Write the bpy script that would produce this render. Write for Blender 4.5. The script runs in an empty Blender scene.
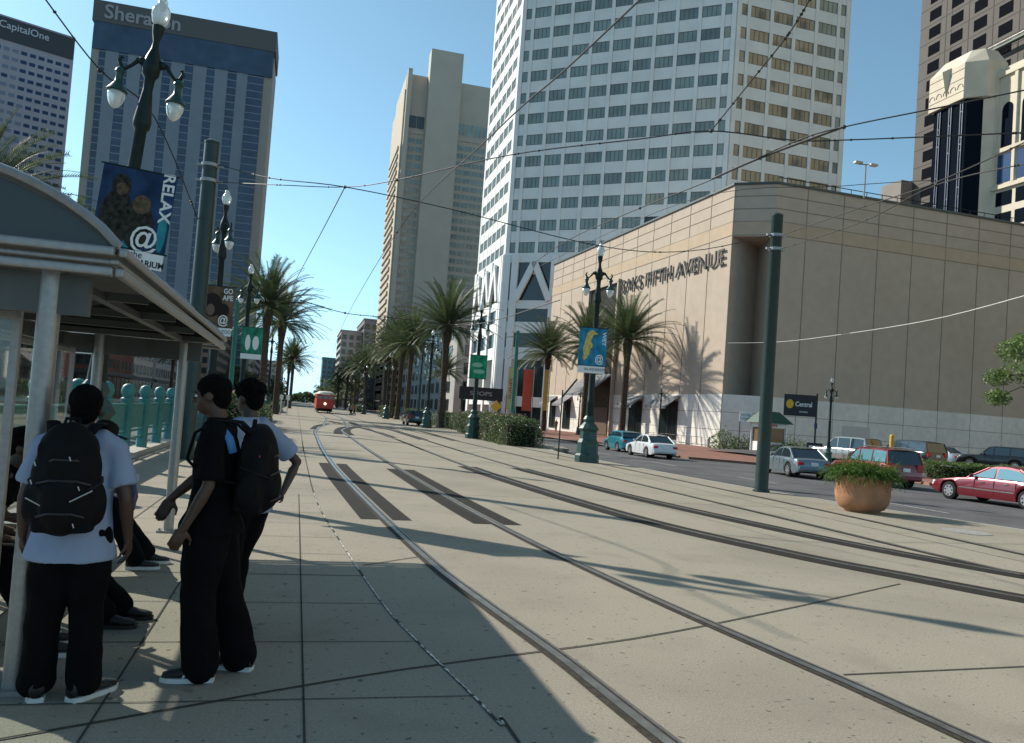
import bpy, bmesh, math, random
from mathutils import Vector, Matrix, noise
R = math.radians
PI = math.pi
scene = bpy.context.scene
COL = scene.collection
rnd = random.Random(7)

# ------------------------------------------------------------------ camera, sky, sun, exposure
yaw, pitch, roll = R(14.78), R(2.17), R(4.1)
F = Vector((math.sin(yaw)*math.cos(pitch), math.cos(yaw)*math.cos(pitch), math.sin(pitch)))
R0 = Vector((math.cos(yaw), -math.sin(yaw), 0)); U0 = R0.cross(F)
RX = R0*math.cos(roll)+U0*math.sin(roll); UX = -R0*math.sin(roll)+U0*math.cos(roll)
cd = bpy.data.cameras.new('camera'); cam = bpy.data.objects.new('camera', cd); COL.objects.link(cam)
m = Matrix((RX, UX, -F)).transposed().to_4x4(); m.translation = Vector((0, 0, 1.67)); cam.matrix_world = m
cd.lens = 810/1024*36; cd.sensor_width = 36; cd.shift_y = 13.5/1024; cd.clip_end = 5000; cd.clip_start = .05
scene.camera = cam
EL, AZ = R(32.8), R(-43.7)          # sun: ahead and to the left
w = bpy.data.worlds.new('World'); scene.world = w; w.use_nodes = True
nt = w.node_tree; sky = nt.nodes.new('ShaderNodeTexSky'); sky.sky_type = 'NISHITA'; sky.sun_disc = False
sky.sun_elevation = EL; sky.sun_rotation = AZ; sky.air_density = 1.15; sky.dust_density = .5; sky.ozone_density = 2.6
bg = nt.nodes['Background']; bg.inputs[1].default_value = .115
bw = nt.nodes.new('ShaderNodeRGBToBW'); nt.links.new(sky.outputs[0], bw.inputs[0])
t1 = nt.nodes.new('ShaderNodeMix'); t1.data_type = 'RGBA'; t1.blend_type = 'MULTIPLY'; t1.inputs[0].default_value = 1; t1.inputs[7].default_value = (.60, 1.12, 1.56, 1); nt.links.new(bw.outputs[0], t1.inputs[6])
t2 = nt.nodes.new('ShaderNodeMix'); t2.data_type = 'RGBA'; t2.inputs[0].default_value = .62; nt.links.new(sky.outputs[0], t2.inputs[6]); nt.links.new(t1.outputs[2], t2.inputs[7])
t3 = nt.nodes.new('ShaderNodeMix'); t3.data_type = 'RGBA'; t3.blend_type = 'MULTIPLY'; t3.inputs[0].default_value = 1; t3.inputs[7].default_value = (.96, 1.04, 1.05, 1)
nt.links.new(t2.outputs[2], t3.inputs[6]); nt.links.new(t3.outputs[2], bg.inputs[0])
sl = bpy.data.lights.new('sun', 'SUN'); sl.energy = 5.0; sl.angle = R(.5); sl.color = (1, .93, .81)
so = bpy.data.objects.new('sun', sl); COL.objects.link(so)
sd = Vector((math.sin(AZ)*math.cos(EL), math.cos(AZ)*math.cos(EL), math.sin(EL)))
so.rotation_euler = sd.to_track_quat('Z', 'Y').to_euler()
vs = scene.view_settings; vs.view_transform = 'Standard'; vs.look = 'None'; vs.gamma = 1; vs.exposure = .36; vs.use_curve_mapping = False

# ------------------------------------------------------------------ materials
MATS = {}
def mat(name, col, rough=.7, metal=0, nscale=0, namt=.15, bump=0, bscale=None, spec=.5, emit=0, coat=0, big=0):
    if name in MATS: return MATS[name]
    M = bpy.data.materials.new(name); M.use_nodes = True; t = M.node_tree; b = t.nodes['Principled BSDF']
    b.inputs['Roughness'].default_value = rough; b.inputs['Metallic'].default_value = metal
    b.inputs['Specular IOR Level'].default_value = min(spec, .15) if rough >= .7 and spec == .5 else spec
    if coat: b.inputs['Coat Weight'].default_value = coat; b.inputs['Coat Roughness'].default_value = .04
    c = (*col, 1); b.inputs['Base Color'].default_value = c
    if emit: b.inputs['Emission Color'].default_value = c; b.inputs['Emission Strength'].default_value = emit
    tc = t.nodes.new('ShaderNodeTexCoord')
    if nscale:
        cur = None
        for sc, am in ((nscale, namt), (big, namt*1.1)):
            if not sc: continue
            n = t.nodes.new('ShaderNodeTexNoise'); n.inputs['Scale'].default_value = sc; n.inputs['Detail'].default_value = 5
            t.links.new(tc.outputs['Object'], n.inputs['Vector'])
            mr = t.nodes.new('ShaderNodeMapRange'); mr.inputs[1].default_value = .3; mr.inputs[2].default_value = .7
            mr.inputs[3].default_value = 1-am; mr.inputs[4].default_value = 1+am
            t.links.new(n.outputs[0], mr.inputs[0])
            mx = t.nodes.new('ShaderNodeMix'); mx.data_type = 'RGBA'; mx.blend_type = 'MULTIPLY'; mx.inputs[0].default_value = 1
            if cur is None: mx.inputs[6].default_value = c
            else: t.links.new(cur, mx.inputs[6])
            t.links.new(mr.outputs[0], mx.inputs[7]); cur = mx.outputs[2]
        t.links.new(cur, b.inputs['Base Color'])
    if bump:
        n = t.nodes.new('ShaderNodeTexNoise'); n.inputs['Scale'].default_value = bscale or nscale or 20; n.inputs['Detail'].default_value = 4
        t.links.new(tc.outputs['Object'], n.inputs['Vector'])
        bp = t.nodes.new('ShaderNodeBump'); bp.inputs['Strength'].default_value = bump; bp.inputs['Distance'].default_value = .02
        t.links.new(n.outputs[0], bp.inputs['Height']); t.links.new(bp.outputs[0], b.inputs['Normal'])
    MATS[name] = M; return M
def leafmat(name, col, amt=.45, transl=.25):
    M = bpy.data.materials.new(name); M.use_nodes = True; t = M.node_tree; b = t.nodes['Principled BSDF']
    b.inputs['Roughness'].default_value = .55
    g = t.nodes.new('ShaderNodeNewGeometry'); mr = t.nodes.new('ShaderNodeMapRange')
    mr.inputs[3].default_value = 1-amt; mr.inputs[4].default_value = 1+amt
    t.links.new(g.outputs['Random Per Island'], mr.inputs[0])
    mx = t.nodes.new('ShaderNodeMix'); mx.data_type = 'RGBA'; mx.blend_type = 'MULTIPLY'; mx.inputs[0].default_value = 1
    mx.inputs[6].default_value = (*col, 1); t.links.new(mr.outputs[0], mx.inputs[7])
    t.links.new(mx.outputs[2], b.inputs['Base Color'])
    tr = t.nodes.new('ShaderNodeBsdfTranslucent'); t.links.new(mx.outputs[2], tr.inputs[0])
    ms = t.nodes.new('ShaderNodeMixShader'); ms.inputs[0].default_value = transl
    t.links.new(b.outputs[0], ms.inputs[1]); t.links.new(tr.outputs[0], ms.inputs[2])
    t.links.new(ms.outputs[0], t.nodes['Material Output'].inputs[0])
    MATS[name] = M; return M
def glassmat(name, col, mix=.35, rough=.02):
    M = bpy.data.materials.new(name); M.use_nodes = True; t = M.node_tree; t.nodes.remove(t.nodes['Principled BSDF'])
    tr = t.nodes.new('ShaderNodeBsdfTransparent'); tr.inputs[0].default_value = (*col, 1)
    gl = t.nodes.new('ShaderNodeBsdfGlossy'); gl.inputs[0].default_value = (1, 1, 1, 1); gl.inputs[1].default_value = rough
    lw = t.nodes.new('ShaderNodeLayerWeight'); pw = t.nodes.new('ShaderNodeMath'); pw.operation = 'POWER'; pw.inputs[1].default_value = 4; t.links.new(lw.outputs['Facing'], pw.inputs[0])
    ml = t.nodes.new('ShaderNodeMath'); ml.operation = 'MULTIPLY_ADD'; ml.inputs[1].default_value = .7; ml.inputs[2].default_value = mix*.1
    t.links.new(pw.outputs[0], ml.inputs[0])
    ms = t.nodes.new('ShaderNodeMixShader'); t.links.new(ml.outputs[0], ms.inputs[0])
    t.links.new(tr.outputs[0], ms.inputs[1]); t.links.new(gl.outputs[0], ms.inputs[2]); t.links.new(ms.outputs[0], t.nodes['Material Output'].inputs[0])
    MATS[name] = M; return M
def brickmat(name, c1, c2, mortar, scale, bw=.5, rh=.25, ms=.02, rough=.8, offset=.5, mapping=None, noise_amt=.15):
    M = bpy.data.materials.new(name); M.use_nodes = True; t = M.node_tree; b = t.nodes['Principled BSDF']; b.inputs['Roughness'].default_value = rough
    tc = t.nodes.new('ShaderNodeTexCoord'); mp = t.nodes.new('ShaderNodeMapping')
    if mapping: mp.inputs['Rotation'].default_value = mapping
    t.links.new(tc.outputs['Object'], mp.inputs[0])
    br = t.nodes.new('ShaderNodeTexBrick'); br.offset = offset; br.inputs['Scale'].default_value = scale
    br.inputs['Color1'].default_value = (*c1, 1); br.inputs['Color2'].default_value = (*c2, 1); br.inputs['Mortar'].default_value = (*mortar, 1)
    br.inputs['Mortar Size'].default_value = ms; br.inputs['Brick Width'].default_value = bw; br.inputs['Row Height'].default_value = rh
    t.links.new(mp.outputs[0], br.inputs[0])
    n = t.nodes.new('ShaderNodeTexNoise'); n.inputs['Scale'].default_value = .6; n.inputs['Detail'].default_value = 6; t.links.new(tc.outputs['Object'], n.inputs['Vector'])
    mr = t.nodes.new('ShaderNodeMapRange'); mr.inputs[1].default_value = .3; mr.inputs[2].default_value = .7; mr.inputs[3].default_value = 1-noise_amt; mr.inputs[4].default_value = 1+noise_amt
    t.links.new(n.outputs[0], mr.inputs[0])
    mx = t.nodes.new('ShaderNodeMix'); mx.data_type = 'RGBA'; mx.blend_type = 'MULTIPLY'; mx.inputs[0].default_value = 1
    t.links.new(br.outputs[0], mx.inputs[6]); t.links.new(mr.outputs[0], mx.inputs[7]); t.links.new(mx.outputs[2], b.inputs['Base Color'])
    MATS[name] = M; return M

def concrete_mat():
    M = mat('median_concrete', (.305, .272, .215), .85, nscale=60, namt=.16, bump=.25, bscale=110, big=.35)
    t = M.node_tree; b = t.nodes['Principled BSDF']; src = b.inputs['Base Color'].links[0].from_socket
    tc = [n for n in t.nodes if n.type == 'TEX_COORD'][0]
    def layer(scale, lo, hi, a, bcol, detail=3):
        nonlocal src
        n = t.nodes.new('ShaderNodeTexNoise'); n.inputs['Scale'].default_value = scale; n.inputs['Detail'].default_value = detail
        t.links.new(tc.outputs['Object'], n.inputs['Vector'])
        mr = t.nodes.new('ShaderNodeMapRange'); mr.inputs[1].default_value = lo; mr.inputs[2].default_value = hi; mr.inputs[4].default_value = a
        t.links.new(n.outputs[0], mr.inputs[0])
        mx = t.nodes.new('ShaderNodeMix'); mx.data_type = 'RGBA'; t.links.new(mr.outputs[0], mx.inputs[0])
        t.links.new(src, mx.inputs[6]); mx.inputs[7].default_value = (*bcol, 1); src = mx.outputs[2]
    layer(1.3, .56, .72, .45, (.20, .175, .14), 8)     # dirt
    layer(5, .68, .74, .5, (.12, .105, .09), 2)     # dark spots
    layer(.35, .52, .66, .35, (.24, .21, .165), 4)
    layer(17, .70, .725, .7, (.05, .045, .04), 1)       # gum and oil spots
    layer(240, .58, .72, .65, (.08, .07, .06), 1)       # dark aggregate
    layer(200, .62, .75, .5, (.62, .58, .50), 1)       # pale aggregate
    t.links.new(src, b.inputs['Base Color'])
    return M
m_conc = concrete_mat()
m_joint = mat('joint_dark', (.06, .055, .048), .95)
m_seal = mat('joint_sealant', (.5, .48, .43), .8, nscale=14, namt=.6)
m_asph = mat('asphalt', (.105, .105, .108), .85, nscale=70, namt=.22, bump=.3, bscale=90, big=.5)
m_patch = mat('patch_asphalt', (.028, .026, .024), .9, nscale=40, namt=.35, bump=.4, bscale=60)
m_rail = mat('rail_steel', (.34, .33, .31), .38, metal=.85, nscale=8, namt=.25)
m_railb = mat('rail_bed', (.05, .044, .037), .9, nscale=25, namt=.4)
m_kerb = mat('kerb_concrete', (.40, .38, .33), .85, nscale=20, namt=.15)
m_brickp = brickmat('brick_paving', (.20, .075, .05), (.27, .11, .075), (.16, .12, .09), 4, .8, .4, .03)
m_green = mat('lamp_green', (.004, .014, .012), .5, nscale=9, namt=.3, spec=.3)
m_green2 = mat('lamp_base_green', (.010, .05, .043), .42, nscale=6, namt=.3)
m_pole = mat('pole_green', (.012, .034, .029), .45, nscale=5, namt=.2)
m_teal = mat('teal_paint', (.03, .18, .17), .5, nscale=6, namt=.15)
m_tealp = mat('teal_pole_paint', (.02, .17, .13), .5, nscale=6, namt=.15)
m_globe = mat('milky_globe', (.80, .83, .80), .15, nscale=6, namt=.06)
m_globe.node_tree.nodes['Principled BSDF'].inputs['Transmission Weight'].default_value = .35
m_alu = mat('brushed_aluminium', (.30, .295, .285), .42, metal=.55, nscale=30, namt=.1)
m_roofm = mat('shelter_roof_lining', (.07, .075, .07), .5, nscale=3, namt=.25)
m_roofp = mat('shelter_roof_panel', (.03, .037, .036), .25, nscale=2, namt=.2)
m_glass = glassmat('clear_glass', (.93, .97, .96))
m_black = mat('black_paint', (.008, .008, .009), .5)
m_cable = mat('cable', (.02, .02, .02), .6)
m_white = mat('white_paint', (.75, .74, .70), .6, nscale=5, namt=.06)

# ------------------------------------------------------------------ mesh builder
class MB:
    def __init__(s): s.v = []; s.f = []; s.mi = []; s.cur = 0
    def slot(s, i): s.cur = i; return s
    def add(s, vs, fs):
        o = len(s.v); s.v += [tuple(v) for v in vs]; s.f += [tuple(i+o for i in f) for f in fs]; s.mi += [s.cur]*len(fs); return s
    def box(s, c, d, rz=0, mtx=None):
        x, y, z = d[0]/2, d[1]/2, d[2]/2
        vs = [Vector((a*x, b*y, e*z)) for a in (-1, 1) for b in (-1, 1) for e in (-1, 1)]
        M_ = mtx or Matrix.Rotation(rz, 3, 'Z'); c = Vector(c)
        return s.add([M_ @ v + c for v in vs], [(0, 1, 3, 2), (4, 6, 7, 5), (0, 4, 5, 1), (2, 3, 7, 6), (0, 2, 6, 4), (1, 5, 7, 3)])
    def bar(s, a, b, wd, h):       # box from a to b, width wd (horizontal), height h
        a = Vector(a); b = Vector(b); d = b-a; L = d.length; d.normalize()
        up = Vector((0, 0, 1)) if abs(d.z) < .99 else Vector((0, 1, 0)); x = d.cross(up).normalized(); u = x.cross(d)
        return s.box((a+b)/2, (wd, L, h), mtx=Matrix((x, d, u)).transposed())
    def tube(s, pts, rad, n=10, cap=True):
        pts = [Vector(p) for p in pts]; rs = rad if isinstance(rad, (list, tuple)) else [rad]*len(pts)
        vs = []; px = None
        for i, p in enumerate(pts):
            d = (pts[min(i+1, len(pts)-1)]-pts[max(i-1, 0)])
            d = d.normalized() if d.length > 1e-9 else Vector((0, 0, 1))
            if px is None: px = d.cross(Vector((0, 0, 1))) if abs(d.z) < .95 else d.cross(Vector((0, 1, 0)))
            px = (px-d*px.dot(d)).normalized(); py = d.cross(px)
            r = rs[i]; ra, rb = (r if isinstance(r, tuple) else (r, r))
            vs += [p+px*(ra*math.cos(2*PI*k/n))+py*(rb*math.sin(2*PI*k/n)) for k in range(n)]
        fs = [(i*n+k, i*n+(k+1) % n, (i+1)*n+(k+1) % n, (i+1)*n+k) for i in range(len(pts)-1) for k in range(n)]
        if cap: fs += [tuple(range(n-1, -1, -1)), tuple((len(pts)-1)*n+k for k in range(n))]
        return s.add(vs, fs)
    def lathe(s, prof, c=(0, 0, 0), n=20, sx=1, sy=1):
        vs = [(c[0]+r*sx*math.cos(2*PI*k/n), c[1]+r*sy*math.sin(2*PI*k/n), c[2]+z) for r, z in prof for k in range(n)]
        fs = [(i*n+k, i*n+(k+1) % n, (i+1)*n+(k+1) % n, (i+1)*n+k) for i in range(len(prof)-1) for k in range(n)]
        fs += [tuple(range(n-1, -1, -1)), tuple((len(prof)-1)*n+k for k in range(n))]
        return s.add(vs, fs)
    def ell(s, c, r, n=14, m_=9, mtx=None):
        c = Vector(c); vs = []; M_ = mtx or Matrix.Identity(3)
        for i in range(m_+1):
            t = PI*i/m_
            for k in range(n):
                a = 2*PI*k/n; vs.append(c+M_ @ Vector((r[0]*math.sin(t)*math.cos(a), r[1]*math.sin(t)*math.sin(a), r[2]*math.cos(t))))
        fs = [(i*n+k, (i+1)*n+k, (i+1)*n+(k+1) % n, i*n+(k+1) % n) for i in range(m_) for k in range(n)]
        return s.add(vs, fs)
    def prism(s, poly, z0, z1):
        n = len(poly); a = sum(poly[i][0]*poly[(i+1) % n][1]-poly[(i+1) % n][0]*poly[i][1] for i in range(n))
        if a < 0: poly = poly[::-1]
        vs = [(x, y, z0) for x, y in poly]+[(x, y, z1) for x, y in poly]
        fs = [tuple(range(n-1, -1, -1)), tuple(range(n, 2*n))]+[(i, (i+1) % n, n+(i+1) % n, n+i) for i in range(n)]
        return s.add(vs, fs)
    def quad(s, *p): return s.add(p, [tuple(range(len(p)))])
    def build(s, name, mats, parent=None, smooth=False, bevel=0, loc=None, auto=True):
        me = bpy.data.meshes.new(name); me.from_pydata(s.v, [], s.f)
        for mm in (mats if isinstance(mats, (list, tuple)) else [mats]): me.materials.append(mm)
        me.polygons.foreach_set('material_index', s.mi)
        me.update()
        o = bpy.data.objects.new(name, me); COL.objects.link(o)
        if parent: o.parent = parent
        if loc: o.location = loc
        if smooth:
            me.polygons.foreach_set('use_smooth', [True]*len(me.polygons))
            if smooth != 'all': me.set_sharp_from_angle(angle=R(40))
        if bevel:
            b = o.modifiers.new('bevel', 'BEVEL'); b.width = bevel; b.segments = 2; b.limit_method = 'ANGLE'
        return o
def thing(name, label, cat, loc=(0, 0, 0), rz=0, group=None):
    o = bpy.data.objects.new(name, None); o.empty_display_size = .2; COL.objects.link(o)
    o.location = loc; o.rotation_euler = (0, 0, rz); return tag(o, label, cat, group)
def tag(o, label, cat, group=None):
    o['label'] = label; o['category'] = cat
    if group: o['group'] = group
    return o
def struct(o): o['kind'] = 'structure'; return o
def dup(root, loc=None, rz=None, label=None, scale=None):
    r = root.copy(); COL.objects.link(r)
    if loc is not None: r.location = loc
    if rz is not None: r.rotation_euler = (0, 0, rz)
    if label: r['label'] = label
    if scale: r.scale = scale
    def rec(a, b):
        for ch in list(a.children):
            c = ch.copy(); COL.objects.link(c); c.parent = b; rec(ch, c)
    rec(root, r); return r
def text_mesh(body, size, extrude=.005, xs=1, align='CENTER', bevel=0, shear=0):
    cu = bpy.data.curves.new('t', 'FONT'); cu.body = body; cu.size = size; cu.extrude = extrude; cu.align_x = align; cu.align_y = 'CENTER'
    cu.resolution_u = 3; cu.offset = bevel; cu.shear = shear
    o = bpy.data.objects.new('t', cu); COL.objects.link(o); bpy.context.view_layer.update()
    me = bpy.data.meshes.new_from_object(o.evaluated_get(bpy.context.evaluated_depsgraph_get()))
    bpy.data.objects.remove(o); bpy.data.curves.remove(cu)
    if xs != 1: me.transform(Matrix.Diagonal((xs, 1, 1, 1)))
    return me
def text_obj(name, body, size, loc, x, up, mt, parent=None, extrude=.005, xs=1, align='CENTER', bevel=0, shear=0):
    me = text_mesh(body, size, extrude, xs, align, bevel, shear); me.materials.clear(); me.materials.append(mt)
    for p in me.polygons: p.material_index = 0
    X = Vector(x).normalized(); U = Vector(up).normalized(); N = X.cross(U)
    me.transform(Matrix.Translation(Vector(loc)) @ Matrix((X, U, N)).transposed().to_4x4())
    me.name = name; o = bpy.data.objects.new(name, me); COL.objects.link(o); o.parent = parent; return o

def split_letters(o, name):
    bm = bmesh.new(); bm.from_mesh(o.data); bm.verts.ensure_lookup_table(); seen = set(); groups = []
    for v in bm.verts:
        if v.index in seen: continue
        st = [v]; seen.add(v.index); gset = set([v.index])
        while st:
            q = st.pop()
            for e_ in q.link_edges:
                w_ = e_.other_vert(q)
                if w_.index not in seen: seen.add(w_.index); gset.add(w_.index); st.append(w_)
        groups.append(gset)
    out = []
    for gset in groups:
        idx = {i: k for k, i in enumerate(sorted(gset))}
        vs_ = [bm.verts[i].co.copy() for i in sorted(gset)]; fs_ = [tuple(idx[v.index] for v in f.verts) for f in bm.faces if f.verts[0].index in gset]
        me = bpy.data.meshes.new(name); me.from_pydata(vs_, [], fs_); me.materials.append(o.data.materials[0]); n_ = bpy.data.objects.new(name, me); COL.objects.link(n_); n_.parent = o.parent; out.append(n_)
    bm.free(); bpy.data.objects.remove(o); return out

# ------------------------------------------------------------------ ground
def strip(pts, wd, z, mb, wd2=None):
    pts = [Vector((p[0], p[1], 0)) for p in pts]; n = len(pts); vs = []
    for i, p in enumerate(pts):
        d = (pts[min(i+1, n-1)]-pts[max(i-1, 0)]).normalized(); s_ = Vector((-d.y, d.x, 0)); ww = wd if wd2 is None else wd+(wd2-wd)*i/(n-1)
        vs += [p+s_*ww/2+Vector((0, 0, z)), p-s_*ww/2+Vector((0, 0, z))]
    mb.add(vs, [(2*i, 2*i+1, 2*i+3, 2*i+2) for i in range(n-1)])
def smooth_line(pts, k=6):
    out = []; P = [Vector((p[0], p[1], 0)) for p in pts]; n = len(P)
    for i in range(n-1):
        p0, p1, p2, p3 = P[max(i-1, 0)], P[i], P[i+1], P[min(i+2, n-1)]
        for j in range(k):
            t = j/k; out.append(.5*((2*p1)+(p2-p0)*t+(2*p0-5*p1+4*p2-p3)*t*t+(-p0+3*p1-3*p2+p3)*t**3))
    return out+[P[-1]]
g = MB(); g.quad((-1500, -200, -.34), (1500, -200, -.34), (1500, 3000, -.34), (-1500, 3000, -.34))
struct(g.build('ground', mat('ground_far', (.16, .16, .14), .9, nscale=.05, namt=.3)))
g = MB(); g.quad((-24, -60, -.3), (40, -60, -.3), (40, 900, -.3), (-24, 900, -.3)); struct(g.build('road', m_asph))
g = MB(); vs = []; nx_, ny_ = 40, 20
for iy in range(ny_+1):
    for ix in range(nx_+1):
        x = 35+ix*4; y = 40.5+iy*1.22; cy_ = max(0, min(1, (y-40.7)/5)); vs.append((x, y, -.296+.3*cy_+.3*cy_*max(0, min(1, (x-35)/10))))
g.add(vs, [(iy*(nx_+1)+ix, iy*(nx_+1)+ix+1, (iy+1)*(nx_+1)+ix+1, (iy+1)*(nx_+1)+ix) for iy in range(ny_) for ix in range(nx_)])
struct(g.build('side_street', m_asph))
kerb = [(19, -40), (19, 0), (18.2, 6), (16.9, 10), (15.5, 14.1), (14.5, 17.2), (13.75, 21), (13.35, 25), (13.1, 31), (13.0, 38), (13.6, 42), (15.0, 44.5), (15.6, 48), (15.8, 80), (15.8, 900)]
kp = [(p.x, p.y) for p in smooth_line(kerb[1:-1], 4)]
poly = [(-4.25, -60), (19, -60)]+kp+[(15.8, 900), (-4.25, 900)]
g = MB(); g.prism(poly, -.3, 0); struct(g.build('median', m_conc))
g = MB()
for i in range(0, len(kp)-1): pass
strip([(x-.09, y) for x, y in kp], .16, .004, g); strip([(-4.16, -60), (-4.16, 900)], .16, .004, g)
struct(g.build('kerb', m_kerb))
g = MB(); g.prism([(24.6, 47.5), (30, 45.2), (43.2, 44.4), (75, 43), (75, 76.8), (24.2, 76.8)][0:1]+[(28.2, 44.9), (34.4, 44.4), (34.9, 50), (35.2, 64.9), (60, 64.9), (200, 64.9), (200, 75), (24.6, 400)], -.3, -.15)
struct(g.build('brick_sidewalk', m_brickp))
g = MB(); strip([(24.3, 400), (24.4, 49), (28.2, 44.8), (34.5, 44.3), (34.8, 44.4)], .25, -.135, g); struct(g.build('sidewalk_kerb', m_kerb))
g = MB(); g.prism([(30.5, 33.5), (36, 33), (80, 30), (80, 38), (40, 39.5), (33, 39.3)], -.3, -.15); struct(g.build('brick_island', m_brickp))
g = MB(); strip([(34.5, 39.3), (30.5, 36), (31, 33.4), (36, 32.9), (80, 29.9)], .25, -.135, g); struct(g.build('island_kerb', m_kerb))
g = MB(); g.prism([(-24, -60), (-60, -60), (-60, 900), (-24, 900)], -.3, -.15); struct(g.build('left_sidewalk', m_kerb))
# lane and stop markings
g = MB()
for y in range(20, 300, 9): strip([(19.0, y), (19.0, y+3)], .11, -.294, g)
struct(g.build('lane_markings', mat('road_paint', (.42, .42, .40), .8, nscale=10, namt=.4)))

track_edge = [(1.35, -10), (1.25, 3), (1.19, 4.35), (.98, 5.8), (.83, 7.1), (.62, 10.5), (.46, 14), (.40, 20.4), (.36, 36), (.36, 60), (.36, 400)]
g = MB()
strip([(.17, 2), (.17, 15)], .012, .005, g); strip([(-.86, 2), (-.86, 60)], .012, .005, g); strip([(-1.9, 2), (-1.9, 60)], .012, .005, g)
yy = 3.6
for i in range(46):
    xe = next((a[0]+(b[0]-a[0])*(yy-a[1])/(b[1]-a[1]) for a, b in zip(track_edge, track_edge[1:]) if a[1] <= yy <= b[1]), .36)
    strip([(-4, yy), (xe, yy)], .010 if i % 4 else .016, .005, g); yy += 1.12
strip(smooth_line([(-3, 3.4), (-.82, 4.46), (.75, 5.2), (2.67, 5.9), (4.6, 6.85), (7.11, 8.19)], 4), .02, .006, g)
for y, x0, x1 in ((8.6, .8, 1.5), (5.0, 3.9, 12), (16, .6, 12.5), (27, .4, 12.8), (38.5, .4, 12.8), (50, .4, 14), (64, .4, 14), (80, .4, 14), (100, .4, 14)): strip([(x0, y), (x1, y+.6)], .018, .005, g)
strip([(10.9, 4), (10.9, 34)], .02, .005, g)
struct(g.build('pavement_joints', m_joint))
g = MB(); e = smooth_line(track_edge, 8); 
strip(e, .022, .0045, g); struct(g.build('track_edge_joint', m_joint))
g = MB(); r2 = random.Random(3)
for i in range(12, len(e)-30):
    for j in range(7):
        if noise.noise(Vector((i*.9+j*.13, 3, 0))) > -.12 and r2.random() < .93:
            a = e[i].lerp(e[i+1], j/7); b = e[i].lerp(e[i+1], (j+1)/7)
            strip([(a.x+r2.uniform(-.003, .003), a.y), (b.x+r2.uniform(-.003, .003), b.y)], r2.uniform(.010, .02), .0075, g)
struct(g.build('joint_sealant', m_seal))

# ------------------------------------------------------------------ streetcar tracks
A1 = [(2.75, -6), (2.35, 0), (2.01, 4.26), (1.92, 5.44), (1.73, 7.06), (1.55, 9.0), (1.33, 13.84), (1.1, 21.3), (1.02, 30), (1.06, 38), (1.12, 46.05), (1.4, 52), (1.66, 56), (2.69, 65), (3.5, 70)]
A2 = [(4.6, -6), (4.2, 0), (3.86, 4.13), (3.72, 5.35), (3.52, 6.84), (3.33, 8.65), (3.14, 11), (2.95, 15.5), (2.8, 24.93), (2.76, 32.2), (2.8, 46), (2.93, 52.5), (3.94, 60.5), (5, 66)]
B1 = [(16, -3), (12, 2.6), (9.8, 5.4), (8.4, 7.2), (7.65, 8.6), (6.9, 10.2), (6.05, 13.3), (5.5, 19.1), (5.25, 25.7), (5.2, 42), (5.2, 75), (5.2, 500)]
B2 = [(18, -.5), (14.0, 4.0), (11.5, 6.6), (10.1, 8.2), (9.3, 9.8), (8.6, 12.0), (7.72, 16.8), (7.3, 22), (7.08, 26.1), (6.95, 42.8), (6.95, 75), (6.95, 500)]
A3 = [(2.0, 60), (3.2, 90), (3.37, 127), (3.4, 500)]; A4 = [(3.6, 58), (4.9, 90), (5.13, 127), (5.15, 500)]
C1 = [(9.9, 6), (9.64, 10.6), (9.62, 14), (9.5, 21), (9.3, 35), (8.9, 50), (8.2, 62)]
C2 = [(11.2, 4), (11.66, 10.7), (11.9, 17.4), (11.95, 26.8), (11.8, 40), (11.3, 52), (10, 63)]
def groove_track(name, label, lines, cat='rail track'):
    t = thing(name, label, cat, (lines[0][0][0], lines[0][0][1], 0)); ox, oy = lines[0][0]
    for L in lines:
        P = [(p.x-ox, p.y-oy) for p in smooth_line(L, 8)]
        g = MB()
        g.slot(1); strip(P, .17, .007, g)
        g.slot(0)
        off = []
        n = len(P)
        for i, p in enumerate(P):
            d = (Vector((*P[min(i+1, n-1)], 0))-Vector((*P[max(i-1, 0)], 0))).normalized(); off.append((p[0]+d.y*.065, p[1]-d.x*.065))
        strip(P, .065, .013, g); strip(off, .022, .012, g)
        g.build('rail', [m_rail, m_railb], t)
    return t
groove_track('streetcar_track', 'curved pair of shiny rails running past the bus shelter in the foreground', [A1, A2])
groove_track('streetcar_track', 'pair of rails edged with dark asphalt sweeping off to the lower right', [B1, B2])
groove_track('streetcar_track', 'faint thin pair of rails beside the terracotta planter', [C1, C2])
groove_track('streetcar_track', 'distant straight rails the red streetcar is running on', [A3, A4])
g = MB()
def sub(L, y0, y1): return [(p.x, p.y) for p in smooth_line(L, 10) if y0 <= p.y <= y1]
for L in (A1, A2):
    for s_ in (-.21, .26):
        strip([(x+s_, y) for x, y in sub(L, 11.8, 23)], .29, .005, g)
for L in (B1, B2):
    strip([(x-.02, y) for x, y in sub(L, -3, 25.5)], .62, .0055, g)
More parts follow.
